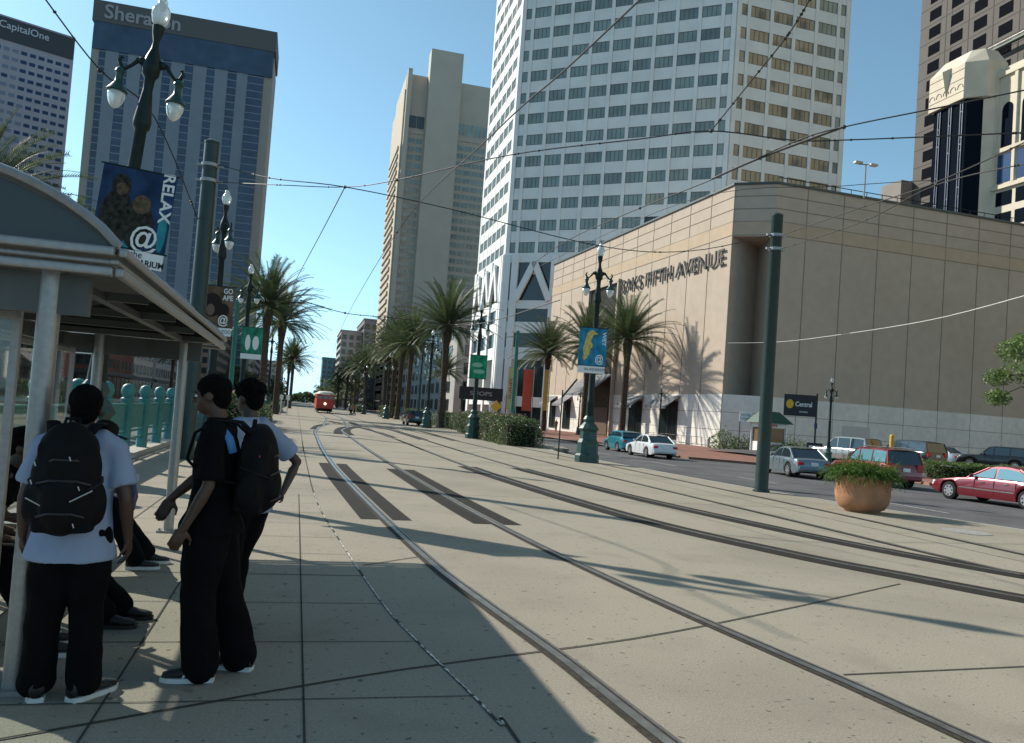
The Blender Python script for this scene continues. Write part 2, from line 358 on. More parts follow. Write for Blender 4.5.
for L, wd in (([(1.14, 50.3), (1.73, 59.5), (2.77, 66), (3.41, 65.8), (4.29, 65.1), (5.28, 62.4), (6.11, 61.8), (6.92, 62.4), (7.73, 60.6)], .5),
             ([(2.35, 45.2), (2.55, 49.6), (3.04, 55.8), (3.87, 60.9), (4.59, 61), (4.95, 56.1), (5.2, 51.7), (5.3, 45)], .5),
             ([(2.95, 44.5), (3.04, 49.5), (3.55, 56), (4.71, 62.6)], .5), ([(5.06, 77), (5.02, 66.8), (6.0, 63.9), (6.97, 65.8), (7.9, 64.3), (8.6, 64.2)], .7),
             ([(6.11, 61.8), (6.9, 59.2), (6.95, 53.6), (6.95, 44.4)], .6), ([(8.28, 63.7), (9.2, 59.4), (9.1, 50.7), (9.0, 45.7)], .5),
             ([(3.05, 76), (3.37, 71.6), (3.74, 67.7)], .6)):
    strip(smooth_line(L, 6), wd, .006, g)
struct(g.build('track_asphalt', m_patch))
g = MB(); g.lathe([(.0, 0), (.46, 0), (.46, .004), (.40, .006), (0, .006)], (0, 0, .004), 24); tag(g.build('manhole_cover', mat('worn_iron', (.3, .29, .27), .6, nscale=20, namt=.3), loc=(13.13, 13.39, 0)), 'round worn iron manhole cover near the kerb right of the planter', 'manhole cover')

# ------------------------------------------------------------------ building helpers
def wall_frame(a, b):
    a = Vector((a[0], a[1], 0)); b = Vector((b[0], b[1], 0)); d = (b-a).normalized(); n = Vector((d.y, -d.x, 0)); return a, b, d, n, (b-a).length
def fbox(mb, a, d, n, u0, u1, z0, z1, p0, p1):
    """box on a wall frame: u along wall, p outward along n"""
    q = lambda u, p, z: a+d*u+n*p+Vector((0, 0, z))
    vs = [q(u, p, z) for u in (u0, u1) for p in (p0, p1) for z in (z0, z1)]
    fs = [(0, 1, 3, 2), (4, 6, 7, 5), (0, 4, 5, 1), (2, 3, 7, 6), (0, 2, 6, 4), (1, 5, 7, 3)]
    mb.add(vs, fs)
WINQ = {}
def window(t, mats, a, d, n, u0, u1, z0, z1, p=.03, mull=3, frame=.12, fm=None):
    WINQ.setdefault(t.name, (t, []))[1].append((mats, a.copy(), d.copy(), n.copy(), u0, u1, z0, z1, p, mull, frame))
def flush_windows(t, limit=100):
    if t.name not in WINQ: return
    _, L = WINQ[t.name]; org = t.location; camp = Vector((0, 0, 1.67))
    def key(q):
        c = q[1]+q[2]*(q[4]+q[5])/2+Vector((0, 0, (q[6]+q[7])/2))+org; ray = c-camp
        dep = ray.dot(F)
        if dep < 1: return 1e9
        x = 512+810*ray.dot(RX)/dep; y = 385-810*ray.dot(UX)/dep
        vis = -10 < x < 1034 and -10 < y < 753 and ray.dot(q[3]) < 0
        return dep if vis else 1e6+dep
    L = sorted(L, key=key); rest = MB(); rm = None
    for i, (mats, a, d, n, u0, u1, z0, z1, p, mull, fr) in enumerate(L):
        mb = MB() if i < limit else rest
        mb.slot(0); fbox(mb, a, d, n, u0, u1, z0, z1, -.05, p)
        mb.slot(1)
        if mull:
            for k in range(mull+1):
                u = u0+(u1-u0)*k/mull; fbox(mb, a, d, n, u-fr/2, u+fr/2, z0, z1, p, p+.05)
            fbox(mb, a, d, n, u0, u1, z0-fr/2, z0+fr/2, p, p+.06); fbox(mb, a, d, n, u0, u1, z1-fr/2, z1+fr/2, p, p+.06)
        if i < limit: mb.build('window', mats, t)
        else: rm = rm or mats
    if rest.v: rest.build('window', rm, t)['kind'] = 'stuff'
    del WINQ[t.name]

def winmat(name, col, rough=.08, metal=.0, spec=.8, tint=.3):
    M = mat(name, col, rough, metal, nscale=.23, namt=tint, spec=spec); return M
m_w_teal = winmat('office_glass_teal', (.20, .255, .235), .15, spec=.8)
m_w_dark = winmat('dark_glass', (.012, .018, .02), .15)
m_w_blue = winmat('blue_glass', (.015, .05, .14), .18, spec=.7)
m_w_bluel = winmat('pale_blue_glass', (.25, .34, .44), .3, spec=.6)
m_w_beige = mat('beige_reflection_glass', (.20, .19, .15), .05, nscale=.3, namt=.25, spec=1)  # beige tint stands in for sunlit buildings reflected in the glass
m_frame_br = mat('bronze_frame', (.09, .05, .035), .5)
m_frame_dk = mat('dark_frame', (.03, .035, .035), .5)

# --- white office tower
t = thing('office_tower', 'tall white faceted office tower with rows of teal windows above triangular braces', 'building', (35, 143, -.15))
org = Vector((35, 143, 0))
m_wt = mat('white_panels', (.72, .73, .71), .7, nscale=.3, namt=.06)
P = [(35, 168), (34.8, 143), (65.3, 119), (87.2, 119.6), (90, 128), (80, 140), (52, 170)]
P = [(x-35, y-143) for x, y in P]
HT = 122.0; FLH = 3.95; Z0 = 31.4
mb = MB(); mb.prism([(x*1.0, y*1.0) for x, y in P], 14, HT)
mb.build('wall', m_wt, t)
def facet(a, b, ncol, wm, edge=2.2, base=Z0, pier=.62, dep=.26, half=True):
    a, b, d, n, L = wall_frame(a, b); pr = MB()
    bw = (L-2*edge)/ncol; pw = pier
    nf = int((HT-base)/FLH)
    for k in range(ncol+1):
        u = edge+k*bw; fbox(pr, a, d, n, u-pw/2, u+pw/2, base-4, HT, 0, dep)
    fbox(pr, a, d, n, 0.02, .75, base-4, HT, 0, dep); fbox(pr, a, d, n, L-.75, L-.02, base-4, HT, 0, dep)
    for i in range(nf):
        z = base+i*FLH
        cells = [(edge+k*bw+pw/2, edge+(k+1)*bw-pw/2, 4, k) for k in range(ncol)]
        if half: cells += [(.77, edge-pw/2, 1, 0), (L-edge+pw/2, L-.77, 1, ncol-1)]
        for u0, u1, mu, k in cells:
            fbox(pr, a, d, n, u0+.02, u1-.02, z+1.92, z+FLH, 0, dep*.5)
            window(t, [wm(i, k), m_mull], a, d, n, u0+.04, u1-.04, z+.06, z+1.9, .03, mu, .07)
    pr.build('facade_piers', m_wt, t)
m_mull = mat('bronze_mullion', (.12, .10, .085), .5)
wr = random.Random(5)
m_w_t2 = winmat('office_glass_grey', (.165, .22, .21), .12, spec=.8); m_w_t3 = winmat('office_glass_pale', (.26, .30, .27), .2, spec=.7); m_w_t4 = winmat('office_glass_blinds', (.30, .31, .25), .3, spec=.6)
facet(P[0], P[1], 6, lambda i, k: m_w_bluel, pier=.45, dep=.12, half=False, edge=1.2)
facet(P[1], P[2], 9, lambda i, k: m_w_dark if i < 2 else wr.choice((m_w_teal, m_w_teal, m_w_t2, m_w_t3, m_w_t2, m_w_t4)))
facet(P[2], P[3], 4, lambda i, k: m_w_beige if not (k == 0 and i > 20) else m_w_blue)
facet(P[3], P[4], 2, lambda i, k: m_w_blue, half=False)
flush_windows(t)
# tower foot: dark lobby, columns, triangle braces and horizontal bands
mb = MB(); mb.prism([(x*.93+.9, y*.93+1) for x, y in P], 0, 14); mb.build('lobby_glass', m_w_dark, t)
def brace(a, d, n, u0, u1, z0, z1):
    um = (u0+u1)/2
    for (s0, s1) in ((u0, um), (u1, um)):
        p = a+d*s0+n*.62+Vector((0, 0, z0)); q = a+d*s1+n*.62+Vector((0, 0, z1))
        mb = MB(); dd = (q-p).normalized(); sd_ = dd.cross(n).normalized()
        mb.box((p+q)/2, (1.15, (q-p).length+.3, .5), mtx=Matrix((sd_, dd, sd_.cross(dd))).transposed()); mb.build('diagonal_brace', m_wt, t)
for (pa, pb, ncb, edge) in ((P[1], P[2], 4.5, 3.0), (P[0], P[1], 3, 1.6)):
    a, b, d, n, L = wall_frame(pa, pb); mb = MB(); step = 2*(L-3.2)/9 if ncb > 4 else (L-3.2)/3
    us = [edge+k*step for k in range(int((L-edge)/step)+1)]
    if ncb > 4: us = [2.2+(L-4.4)/9*2*k for k in range(5)]+[L-2.2]
    for u in us: fbox(mb, a, d, n, u-.65, u+.65, 0, 31.0, -1.5, .58)
    fbox(mb, a, d, n, 0.02, 1.2, 0, 31, -1.5, .5); fbox(mb, a, d, n, L-1.2, L-.02, 0, 31, -1.5, .5)
    for z0, z1 in ((3.6, 5.4), (12.0, 14.2), (16.8, 18.8), (21.2, 22.7), (29.6, 31.3)): fbox(mb, a, d, n, 0, L, z0, z1, -1.2, .3)
    mb.build('base_columns', m_wt, t)
    mb = MB(); fbox(mb, a, d, n, 0, L, 14.2, 29.6, .02, .08); mb.build('base_glazing', m_w_dark, t)
    for u0, u1 in zip(us, us[1:]): brace(a, d, n, u0+.6, u1-.6, 22.8, 29.6)

# --- beige department store
m_st = mat('beige_stone', (.44, .36, .285), .8, nscale=.9, namt=.05, big=.09)
m_stb = mat('tan_band', (.45, .345, .245), .8, nscale=.9, namt=.05)
m_stw = mat('white_stone_base', (.68, .65, .59), .75, nscale=1.6, namt=.07, big=.2)
t = thing('department_store', 'windowless beige stone department store with tan band, white base and raised letters', 'building', (43.15, 76.7, -.15))
O = Vector((43.15, 76.7)); Hs = 27.95
pA = (0, 0); pB = (-2.6, 54.6); pC = (3.6, -2.5); pD = (80, -.6); pE = (80, 30); pF = (19, 36); pG = (8, 54.8); pN = (5.1, 3.2)
up = [pB, pA, pC, pD, pE, pF, pG]; low = [pB, pA, pN, pC, pD, pE, pF, pG]
mb = MB(); mb.prism(up, 22.45, Hs)
mb.prism(low, 5.68, 22.45)
mb.build('wall', m_st, t)
mb = MB()
a, b, d, n, L = wall_frame(pB, pA)
def outset(poly, k):
    pts = []
    m_ = len(poly)
    for i in range(m_):
        p0, p1, p2 = (Vector((*poly[j % m_], 0)) for j in (i-1, i, i+1))
        d1 = (p1-p0).normalized(); d2_ = (p2-p1).normalized(); n1 = Vector((d1.y, -d1.x, 0)); n2_ = Vector((d2_.y, -d2_.x, 0)); nn = (n1+n2_).normalized()
        pts.append(tuple((p1+nn*k/max(.3, nn.dot(n1)))[:2]))
    return pts
mb.prism(outset(up, .06), 0, 5.68); mb.build('base_wall', m_stw, t)
mb = MB(); 
for (p, q) in ((pB, pA), (pA, pC), (pC, pD)):
    a_, b_, d_, n_, L_ = wall_frame(p, q); fbox(mb, a_, d_, n_, 0.01, L_-.01, 22.6, 24.0, 0, .03)
mb.build('tan_band', m_stb, t)
mb = MB()   # panel joints
m_sj = mat('stone_joint', (.24, .20, .16), .9)
for (p, q, x0) in ((pB, pA, 0), (pA, pC, 0), (pC, pD, 0)):
    a_, b_, d_, n_, L_ = wall_frame(p, q)
    for z in (22.55, 24.0, 25.35, 26.7): fbox(mb, a_, d_, n_, 0, L_, z, z+.07, 0, .036)
    for z in (1.9, 3.8): fbox(mb, a_, d_, n_, 0, L_, z, z+.05, .06, .066)
    if L_ > 10:
        u = L_ % 4.55
        while u < L_: fbox(mb, a_, d_, n_, u, u+.07, 0, 27.9, 0, .068 if False else .034); fbox(mb, a_, d_, n_, u, u+.06, 0, 5.6, .06, .067); u += 4.55
mb.build('panel_joints', m_sj, t)
mb = MB()
for (p, q) in ((pB, pA), (pA, pC), (pC, pD)):
    a_, b_, d_, n_, L_ = wall_frame(p, q); fbox(mb, a_, d_, n_, -.1, L_+.1, Hs, Hs+.22, -.5, .18)
mb.build('coping', mat('coping_metal', (.05, .07, .065), .5), t)
# roof edge rail on the shaded side
mb = MB(); a_, b_, d_, n_, L_ = wall_frame(pC, pD)
for k in range(0, 40): 
    p = a_+d_*(2*k+1)+Vector((0, 0, Hs+.2)); mb.tube([p, p+Vector((0, 0, .5))], .04, 5)
mb.tube([a_+Vector((0, 0, Hs+.7)), b_+Vector((0, 0, Hs+.7))], .05, 5)
mb.build('roof_rail', m_green, t)
a, b, d, n, L = wall_frame(pB, pA)
m_let = mat('bronze_letters', (.07, .06, .055), .4, metal=.3)
word = 'SAKS FIFTH AVENUE'
me_w = text_obj('sign_letters', word, 2.5, a+d*(L-13.7)+n*.22+Vector((0, 0, 20.35)), d, (0, 0, 1), m_let, t, extrude=.07, xs=1.13, bevel=.0); split_letters(me_w, 'letter')
# tall recessed entrance bay (dark) with big awning, shop windows with awnings
m_awn = mat('grey_awning', (.20, .20, .21), .8, nscale=2, namt=.1)
def awning(u, wd, z1, drop, out, side=True):
    mb = MB(); q = lambda uu, pp, z: a+d*uu+n*pp+Vector((0, 0, z))
    p = [q(u, .08, z1), q(u+wd, .08, z1), q(u+wd, out, z1-drop), q(u, out, z1-drop)]
    lo = [v-Vector((0, 0, .06)) for v in p]
    mb.add(p+lo, [(0, 1, 2, 3), (7, 6, 5, 4), (0, 4, 5, 1), (1, 5, 6, 2), (2, 6, 7, 3), (3, 7, 4, 0)])
    mb.quad(p[3], p[2], p[2]-Vector((0, 0, .3)), p[3]-Vector((0, 0, .3)))
    mb.build('awning', m_awn, t)
def shopwin(u, wd, h, z0=.5):
    mb = MB(); mb.slot(0); fbox(mb, a, d, n, u, u+wd, z0, z0+h, .02, .075)
    mb.slot(1)
    for uu in (u-.05, u+wd*.5-.03, u+wd-.02): fbox(mb, a, d, n, uu, uu+.08, z0, z0+h, .075, .14)
    fbox(mb, a, d, n, u-.05, u+wd+.05, z0+h, z0+h+.1, .075, .14); fbox(mb, a, d, n, u-.05, u+wd+.05, z0-.1, z0, .075, .16)
    mb.build('shop_window', [m_w_dark, m_frame_dk], t)
for u, wd in ((L-13.3, 4.2), (L-21.8, 3.6), (L-45.5, 3.0), (L-51.6, 2.6)): shopwin(u, wd, 4.3); awning(u-.5, wd+1.0, 5.55, 1.35, 1.9)
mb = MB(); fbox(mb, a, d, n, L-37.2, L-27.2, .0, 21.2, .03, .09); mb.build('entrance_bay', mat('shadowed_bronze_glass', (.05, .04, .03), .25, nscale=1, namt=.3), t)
mb = MB(); 
for uu in (L-37.3, L-27.1): fbox(mb, a, d, n, uu-.2, uu+.2, 0, 21.4, .07, .5)
fbox(mb, a, d, n, L-37.5, L-26.9, 21.2, 21.7, .07, .5)
mb.build('entrance_surround', m_st, t)
awning(L-36.9, 9.4, 8.6, 3.0, 3.8)
mb = MB(); fbox(mb, a, d, n, L-36, L-28.4, .1, 3.9, .1, .2); mb.build('entrance_door', mat('entrance_brown', (.10, .06, .04), .5), t)
mb = MB()   # low hand rail at the wall foot, light pole on roof
for k in range(7):
    p = a+d*(L-2-k*2.2)+n*.9; mb.tube([p, p+Vector((0, 0, 1))], .03, 6)
mb.tube([a+d*(L-2)+n*.9+Vector((0, 0, 1)), a+d*(L-15.2)+n*.9+Vector((0, 0, 1))], .03, 6)
mb.build('handrail', m_frame_dk, t)
mb = MB()
fbox(mb, *wall_frame(pC, pD)[0:1], wall_frame(pC, pD)[2], wall_frame(pC, pD)[3], 9.5, 13.0, .0, 3.3, .062, .1); mb.build('service_door', mat('service_door_grey', (.5, .49, .46), .6), t)
fl = thing('roof_floodlight', 'twin headed floodlight mast on the department store roof', 'floodlight', (57.04, 74.0, Hs-.3))
mb = MB(); mb.tube([(0, 0, 0), (0, 0, 3.6)], .09, 8); mb.tube([(-.8, 0, 3.6), (.8, 0, 3.75)], .06, 6); mb.build('mast', m_alu, fl)
for s_ in (-1, 1): mb = MB(); mb.box((s_*.95, 0, 3.75), (.9, .5, .25)); mb.build('lamp_head', m_alu, fl, bevel=.04)

# --- beige hotel tower far behind
m_w_hotb = mat('hotel_band_glass', (.06, .11, .14), .3, spec=.4)
m_hot = mat('hotel_stucco', (.50, .44, .36), .85, nscale=.2, namt=.05)
t = thing('hotel_tower', 'beige concrete hotel tower with tall blank lift shaft rising above its window bays', 'building', (30, 300, 0))
mb = MB(); mb.box((17, 22, 60.5), (34, 40, 121)); mb.build('wall', m_hot, t)
mb = MB(); mb.box((14.6, 1, 68), (12.2, 6, 137)); mb.box((1.4, 1, 64), (1.6, 3, 128.6)); mb.box((17, 20, 123), (33, 34, 9)); mb.build('lift_shaft', m_hot, t)
fa = Vector((0, 2, 0)); fd = Vector((1, 0, 0)); fn = Vector((0, -1, 0))
for (u0, u1, nc) in ((2.4, 8.2, 2), (21, 33.6, 4)):
    cw = (u1-u0)/nc
    for k in range(nc):
        window(t, [m_w_hotb, m_frame_br], fa, fd, fn, u0+k*cw+.2, u0+(k+1)*cw-.2, 107, 111.4, .1, 2, .2)
        for i in range(27):
            z = 20.5+i*3.1; window(t, [m_w_teal, m_hot], fa, fd, fn, u0+k*cw+.2, u0+(k+1)*cw-.2, z, z+1.85, .05, 2, .12)
flush_windows(t)
mb = MB()
for i in range(27):
    z = 20+i*3.1; mb.box((.2-.35, 23, z), (.9, 30, 1.2))
mb.build('balconies', m_hot, t)
mb = MB(); mb.box((5.3, 1.9, 105.2), (6.2, .5, 1.0)); mb.box((27.3, 1.9, 105.2), (12.8, .5, 1.0)); mb.build('ledge', m_hot, t)
t2 = thing('hotel_podium', 'low pale grey podium building below the beige hotel tower, behind the palms', 'building', (36, 190, 0))
mb = MB(); mb.box((22, 50, 12), (44, 100, 24)); mb.build('wall', mat('podium_grey', (.36, .35, .33), .85, nscale=.3, namt=.1), t2)
for i in range(5):
    for k in range(12):
        window(t2, [m_w_dark, m_frame_dk], Vector((0, 100, 0)), Vector((0, -1, 0)), Vector((-1, 0, 0)), 2+k*8, 6+k*8, 2+i*4.4, 4.6+i*4.4, .08, 2, .2)
        if k < 5: window(t2, [m_w_dark, m_frame_dk], Vector((0, 0, 0)), Vector((1, 0, 0)), Vector((0, -1, 0)), 2+k*8, 6+k*8, 2+i*4.4, 4.6+i*4.4, .08, 2, .2)
flush_windows(t2)

# --- blue glass hotel, left
t = thing('hotel_tower', 'wide blue glass hotel slab with vertical grey strips and big white sign letters on top', 'building', (-84.3, 330, 0))
W_, H_ = 65.5, 145.5
m_w_shb = mat('hazy_blue_glass', (.035, .062, .105), .25, nscale=.15, namt=.3, spec=.5)
m_shg = mat('grey_strip', (.20, .235, .27), .7, nscale=.2, namt=.06); m_shb = mat('beige_end', (.30, .275, .24), .8, nscale=.2, namt=.05)
mb = MB(); mb.box((W_/2, 12, H_/2-5), (W_-.5, 24, H_-10)); mb.build('wall', m_shb, t)
mb = MB(); mb.box((W_/2, 11.6, H_-4), (W_+.4, 25, 8)); mb.build('sign_band', mat('sign_band_grey', (.11, .11, .11), .7), t)
mb = MB(); mb.box((W_/2, -.45, H_-13.2), (W_-1, .5, 10.2)); mb.build('top_glass', m_w_shb, t)
gw = [2.6, 3.9, 3.4, 3.4, 3.6, 3.4, 3.9, 7.0]; gaps = [5.2, 5.4, 5.4, 5.6, 5.6, 5.6, 4.6]
tot = sum(gw)+sum(gaps); sc_ = (W_-6.5)/tot; u = 3.0
for i, g_ in enumerate(gw):
    x0 = u; x1 = u+g_*sc_
    mb = MB(); mb.slot(0); mb.box(((x0+x1)/2, -.05, (H_-18)/2), (x1-x0, .3, H_-18))
    mb.slot(1)
    for k in range(44): mb.box(((x0+x1)/2, -.25, 2+k*2.9), (x1-x0, .12, .35))
    mb.build('glass_band', [m_w_shb, m_shg], t)
    u = x1
    if i < 7:
        mb = MB(); mb.box((u+gaps[i]*sc_/2, -.15, (H_-18.2)/2), (gaps[i]*sc_, .5, H_-18.2)); mb.build('grey_strip', m_shg, t); u += gaps[i]*sc_
split_letters(text_obj('sign_letters', 'Sheraton', 7.4, (17.2, -1.1, H_-4.2), (1, 0, 0), (0, 0, 1), mat('sign_dull', (.30, .30, .31), .7), t, extrude=.2, xs=1.0, bevel=.14), 'letter')
# --- office tower far left
t = thing('office_tower', 'pinkish grey office slab at the left edge with many small windows', 'building', (-150, 425, 0))
m_w_capd = mat('cap_window_dark', (.02, .05, .11), .5, spec=.2); m_w_capl = mat('cap_window_pale', (.16, .19, .25), .5, spec=.3)
m_cap = mat('pinkish_granite', (.33, .31, .34), .8, nscale=.2, namt=.06)
mb = MB(); mb.box((16.5, 15, 83.5), (33, 30, 167)); mb.build('wall', m_cap, t)
mb = MB(); mb.box((-14, 18, 91), (26, 36, 190)); mb.build('lower_wing', m_shg, t)
mb = MB(); mb.box((17.2, -.3, 161), (31, .6, 10)); mb.build('sign_band', mat('sign_band_black', (.03, .03, .035), .5), t)
split_letters(text_obj('sign_letters', 'CapitalOne', 4.6, (12.0, -.9, 162.5), (1, 0, 0), (0, 0, 1), mat('sign_grey', (.45, .46, .48), .6), t, extrude=.1, xs=.95, bevel=.05), 'letter')
for i in range(26):
    for k in range(9): window(t, [m_w_capd if (i > 7-(k//2) and k > 3) or (k+i*2) % 7 == 0 or i > 12 else m_w_capl, m_cap], Vector((0, 0, 0)), Vector((1, 0, 0)), Vector((0, -1, 0)), 1.2+k*3.5, 3.6+k*3.5, 153-i*4.1-1.6, 153-i*4.1, .1, 0)
flush_windows(t)
t.location = (-145.4, 411, 0); t.rotation_euler = (0, 0, R(25))

# --- brown granite tower with shade in its colour, right + art deco block
def Dp(x, y, dep):
    r = F+RX*((x-512)/810)+UX*((385-y)/810); return Vector((0, 0, 1.67))+r*dep
m_w_matt = mat('dark_matt_window', (.010, .011, .014), 1, spec=0)
m_wes = mat('brown_granite_shaded', (.125, .112, .10), .75, nscale=.3, namt=.06)  # brown stone, darkened further in place of the office tower's cast shadow
t = thing('hotel_tower', 'brown granite hotel tower at the right edge with a grid of square dark windows', 'building', (142, 166.5, 0))
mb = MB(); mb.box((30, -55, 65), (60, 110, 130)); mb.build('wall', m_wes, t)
fa = Vector((0, 0, 0)); fd = Vector((0, -1, 0)); fn = Vector((-1, 0, 0))
for k in range(12):
    for i in range(22):
        window(t, [m_w_matt, m_frame_dk], fa, fd, fn, 3.0+k*6.9, 6.6+k*6.9, 44+i*4.35, 46.6+i*4.35, .06, 0)
mb = MB()
for k in range(1, 12): fbox(mb, fa, fd, fn, 1.35+k*6.9, 1.5+k*6.9, 0, 130, 0, .05)
for i in range(22): fbox(mb, fa, fd, fn, 0, 109, 43.1+i*4.35, 43.2+i*4.35, 0, .045)
mb.build('panel_joints', mat('granite_joint', (.09, .08, .07), .8), t)
flush_windows(t)
mb = MB(); mb.box((-.2, 3.6, 33), (6, 7, 66.5)); mb.build('side_block', mat('side_block_grey', (.26, .235, .21), .8, nscale=.3, namt=.06), t)
t3 = thing('window_cleaning_cradle', 'long cleaning cradle hanging high on the brown granite tower', 'cradle', (140.4, 149, 88.5))
mb = MB(); mb.box((0, -5, 0), (1.0, 30, .35)); mb.build('platform', mat('cradle_green', (.07, .12, .09), .6), t3)
mb = MB()
for k in range(16): mb.tube([(.4, -20+k*2, .1), (.4, -20+k*2, 1.3)], .05, 5)
mb.tube([(.4, -20, 1.3), (.4, 10, 1.3)], .05, 5); mb.tube([(0, 9, .3), (0, 9, 30)], .04, 5); mb.tube([(0, -19, .3), (0, -19, 30)], .04, 5)
mb.build('railing', m_alu, t3)
m_w_bay = mat('black_bay_glass', (.008, .012, .02), .8, spec=0)
# art deco block: depth ~150
m_cre = mat('cream_stone', (.62, .56, .45), .75, nscale=.4, namt=.07)
c0 = Dp(935, 210, 150); c1 = Dp(983, 130, 150)
t = thing('art_deco_building', 'cream art deco building with stone crown over a dark glass bay', 'building', (109.5, 124.5, 0))
mb = MB(); mb.prism([(.3, -.4), (.3, -8.0), (2.4, -9.4), (6, -9.4), (6, -.4)], 28, 63.4); mb.build('glass_bay', m_w_bay, t)
mb = MB()
for u in (1.6, 2.1, 4.2, 4.7, 6.8, 7.3): mb.box((0.2, -u, 46), (.18, .16, 35))
mb.build('glazing_bars', mat('bay_bars', (.03, .06, .12), .5), t)
mb = MB(); rr = random.Random(6)
for k in range(26): mb.ell((.22, -rr.choice((1.85, 4.45, 7.05))+rr.uniform(-.2, .2), rr.uniform(34, 62)), (.12, .12, .12), 6, 4)
mb.build('marquee_lights', m_white, t)
base = [(-.4, .3), (-.4, -7.9), (2.3, -10.4), (6.4, -10.4), (6.4, .3)]; topp = [(1.6, -1.0), (1.6, -7.2), (3.0, -8.8), (5.6, -8.8), (5.6, -1.0)]
mb = MB(); mb.prism(base, 63.2, 69.6)
mb.add([(x, y, 69.6) for x, y in base]+[(x, y, 72.4) for x, y in topp], [(i, (i+1) % 5, 5+(i+1) % 5, 5+i) for i in range(5)]+[(5, 6, 7, 8, 9)]); mb.build('crown', m_cre, t)
mb = MB(); mb.add([(-.42, -2.9, 69.8), (-.42, -4.9, 69.8), (-1.5, -3.9, 69.2), (-.44, -3.9, 64.6)], [(0, 2, 3), (1, 3, 2), (0, 1, 2), (0, 3, 1)]); mb.build('keystone', m_cre, t)
mb = MB()
for k in range(5):
    y = -.5-k*1.65
    mb.tube([(-.44, y-.62*math.cos(s_*PI/8), 65.2+.8*math.sin(s_*PI/8)) for s_ in range(9)], .06, 5)
for z in (64.6, 66.9, 68.6): mb.box((-.42, -3.8, z), (.08, 8.2, .08))
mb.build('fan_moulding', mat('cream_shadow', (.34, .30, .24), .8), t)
mb = MB(); mb.prism([(2.4, -9.5), (4.5, -10.5), (8, -10.5), (8, -1), (6, -1), (6, -9.3)], 10, 68.0); mb.build('pier', m_cre, t)
mb = MB(); mb.box((22.5, -26, 34), (36, 31, 68)); mb.build('wall', m_cre, t)
a = Vector((4.5, -10.5, 0)); d = Vector((0, -1, 0)); n = Vector((-1, 0, 0))
for k in range(7):
    u0 = .6+k*4.0
    mb = MB(); pts = [(u0+.5, 53.8), (u0+2.7, 53.8)]+[(u0+1.6+1.1*math.cos(s_*PI/8), 60.3+1.3*math.sin(s_*PI/8)) for s_ in range(9)]
    q = [a+d*u+n*.08+Vector((0, 0, z)) for u, z in pts]; mb.add(q, [tuple(range(len(q)))]); mb.build('arched_window', m_w_bay, t)
    for z0, z1, e_ in ((47.6, 52.6, 2.7), (43.6, 46.0, 3.2), (39.9, 42.3, 3.2), (36.0, 38.4, 3.2), (32, 34.5, 3.2)):
        mb = MB(); fbox(mb, a, d, n, u0, u0+e_, z0, z1, -.1, .08); mb.build('window', m_w_bay if z0 < 46 else m_w_blue, t)
mb = MB()
for z in (66.4, 52.9, 46.5): fbox(mb, a, d, n, -.1, 28, z, z+.7, .05, .5)
for k in range(7): fbox(mb, a, d, n, k*4-.3, k*4+.3, 47.3, 66.4, .03, .4)
mb.build('string_courses', m_cre, t)

# --- far street-end buildings
def lowrise(name, label, x0, y0, wx, wy, h, col, nx, nz, face='-Y', wm=None, gap=.45, roofst=True):
    t = thing(name, label, 'building', (x0, y0, -.15)); m_ = mat('wall_%d' % len(MATS), col, .85, nscale=.4, namt=.1)
    mb = MB(); mb.box((wx/2, wy/2, h/2), (wx, wy, h)); mb.build('wall', m_, t)
    mb = MB(); mb.box((wx/2, wy/2, h+.3), (wx+.8, wy+.8, .6)); mb.box((wx/2, wy/2, h-1.3), (wx+.3, wy+.3, .3)); mb.build('cornice', m_, t)
    frames = []
    if '-Y' in face: frames.append((Vector((0, 0, 0)), Vector((1, 0, 0)), Vector((0, -1, 0)), wx))
    if '+X' in face: frames.append((Vector((wx, 0, 0)), Vector((0, 1, 0)), Vector((1, 0, 0)), wy))
    if '-X' in face: frames.append((Vector((0, wy, 0)), Vector((0, -1, 0)), Vector((-1, 0, 0)), wy))
    fh = (h-5)/nz
    for a_, d_, n_, L_ in frames:
        nc = max(2, int(L_/nx)); cw = L_/nc
        for k in range(nc):
            for i in range(nz): window(t, [wm or m_w_dark, m_frame_dk], a_, d_, n_, cw*(k+gap/2), cw*(k+1-gap/2), 4.8+i*fh, 4.8+i*fh+fh*.55, .04, 2, .1)
        for k in range(nc):
            mb = MB(); fbox(mb, a_, d_, n_, cw*k+.4, cw*(k+1)-.4, .3, 3.4, -.05, .06); mb.build('shop_front', m_w_dark, t)
        mb = MB(); fbox(mb, a_, d_, n_, 0, L_, 3.6, 4.2, .02, .35); mb.build('shop_fascia', m_frame_dk, t)
    flush_windows(t, 60)
    return t
lowrise('commercial_building', 'pale grey many-storeyed block far off behind the palm row', 18.4, 400, 10, 40, 37, (.42, .39, .37), 2.6, 9, '-Y-X')
lowrise('commercial_building', 'taller mauve grey block next to the pale one at the street end', 28.6, 395, 17, 50, 43, (.27, .25, .26), 3, 9, '-Y-X')
lowrise('commercial_building', 'dark glass block standing before the mauve grey one far down the street', 26.5, 330, 9, 30, 26, (.09, .10, .11), 2.6, 6, '-Y-X')
lowrise('commercial_building', 'bluish green low tower at the very end of the street', 17, 640, 11, 30, 36, (.12, .22, .25), 3, 8, '-Y')
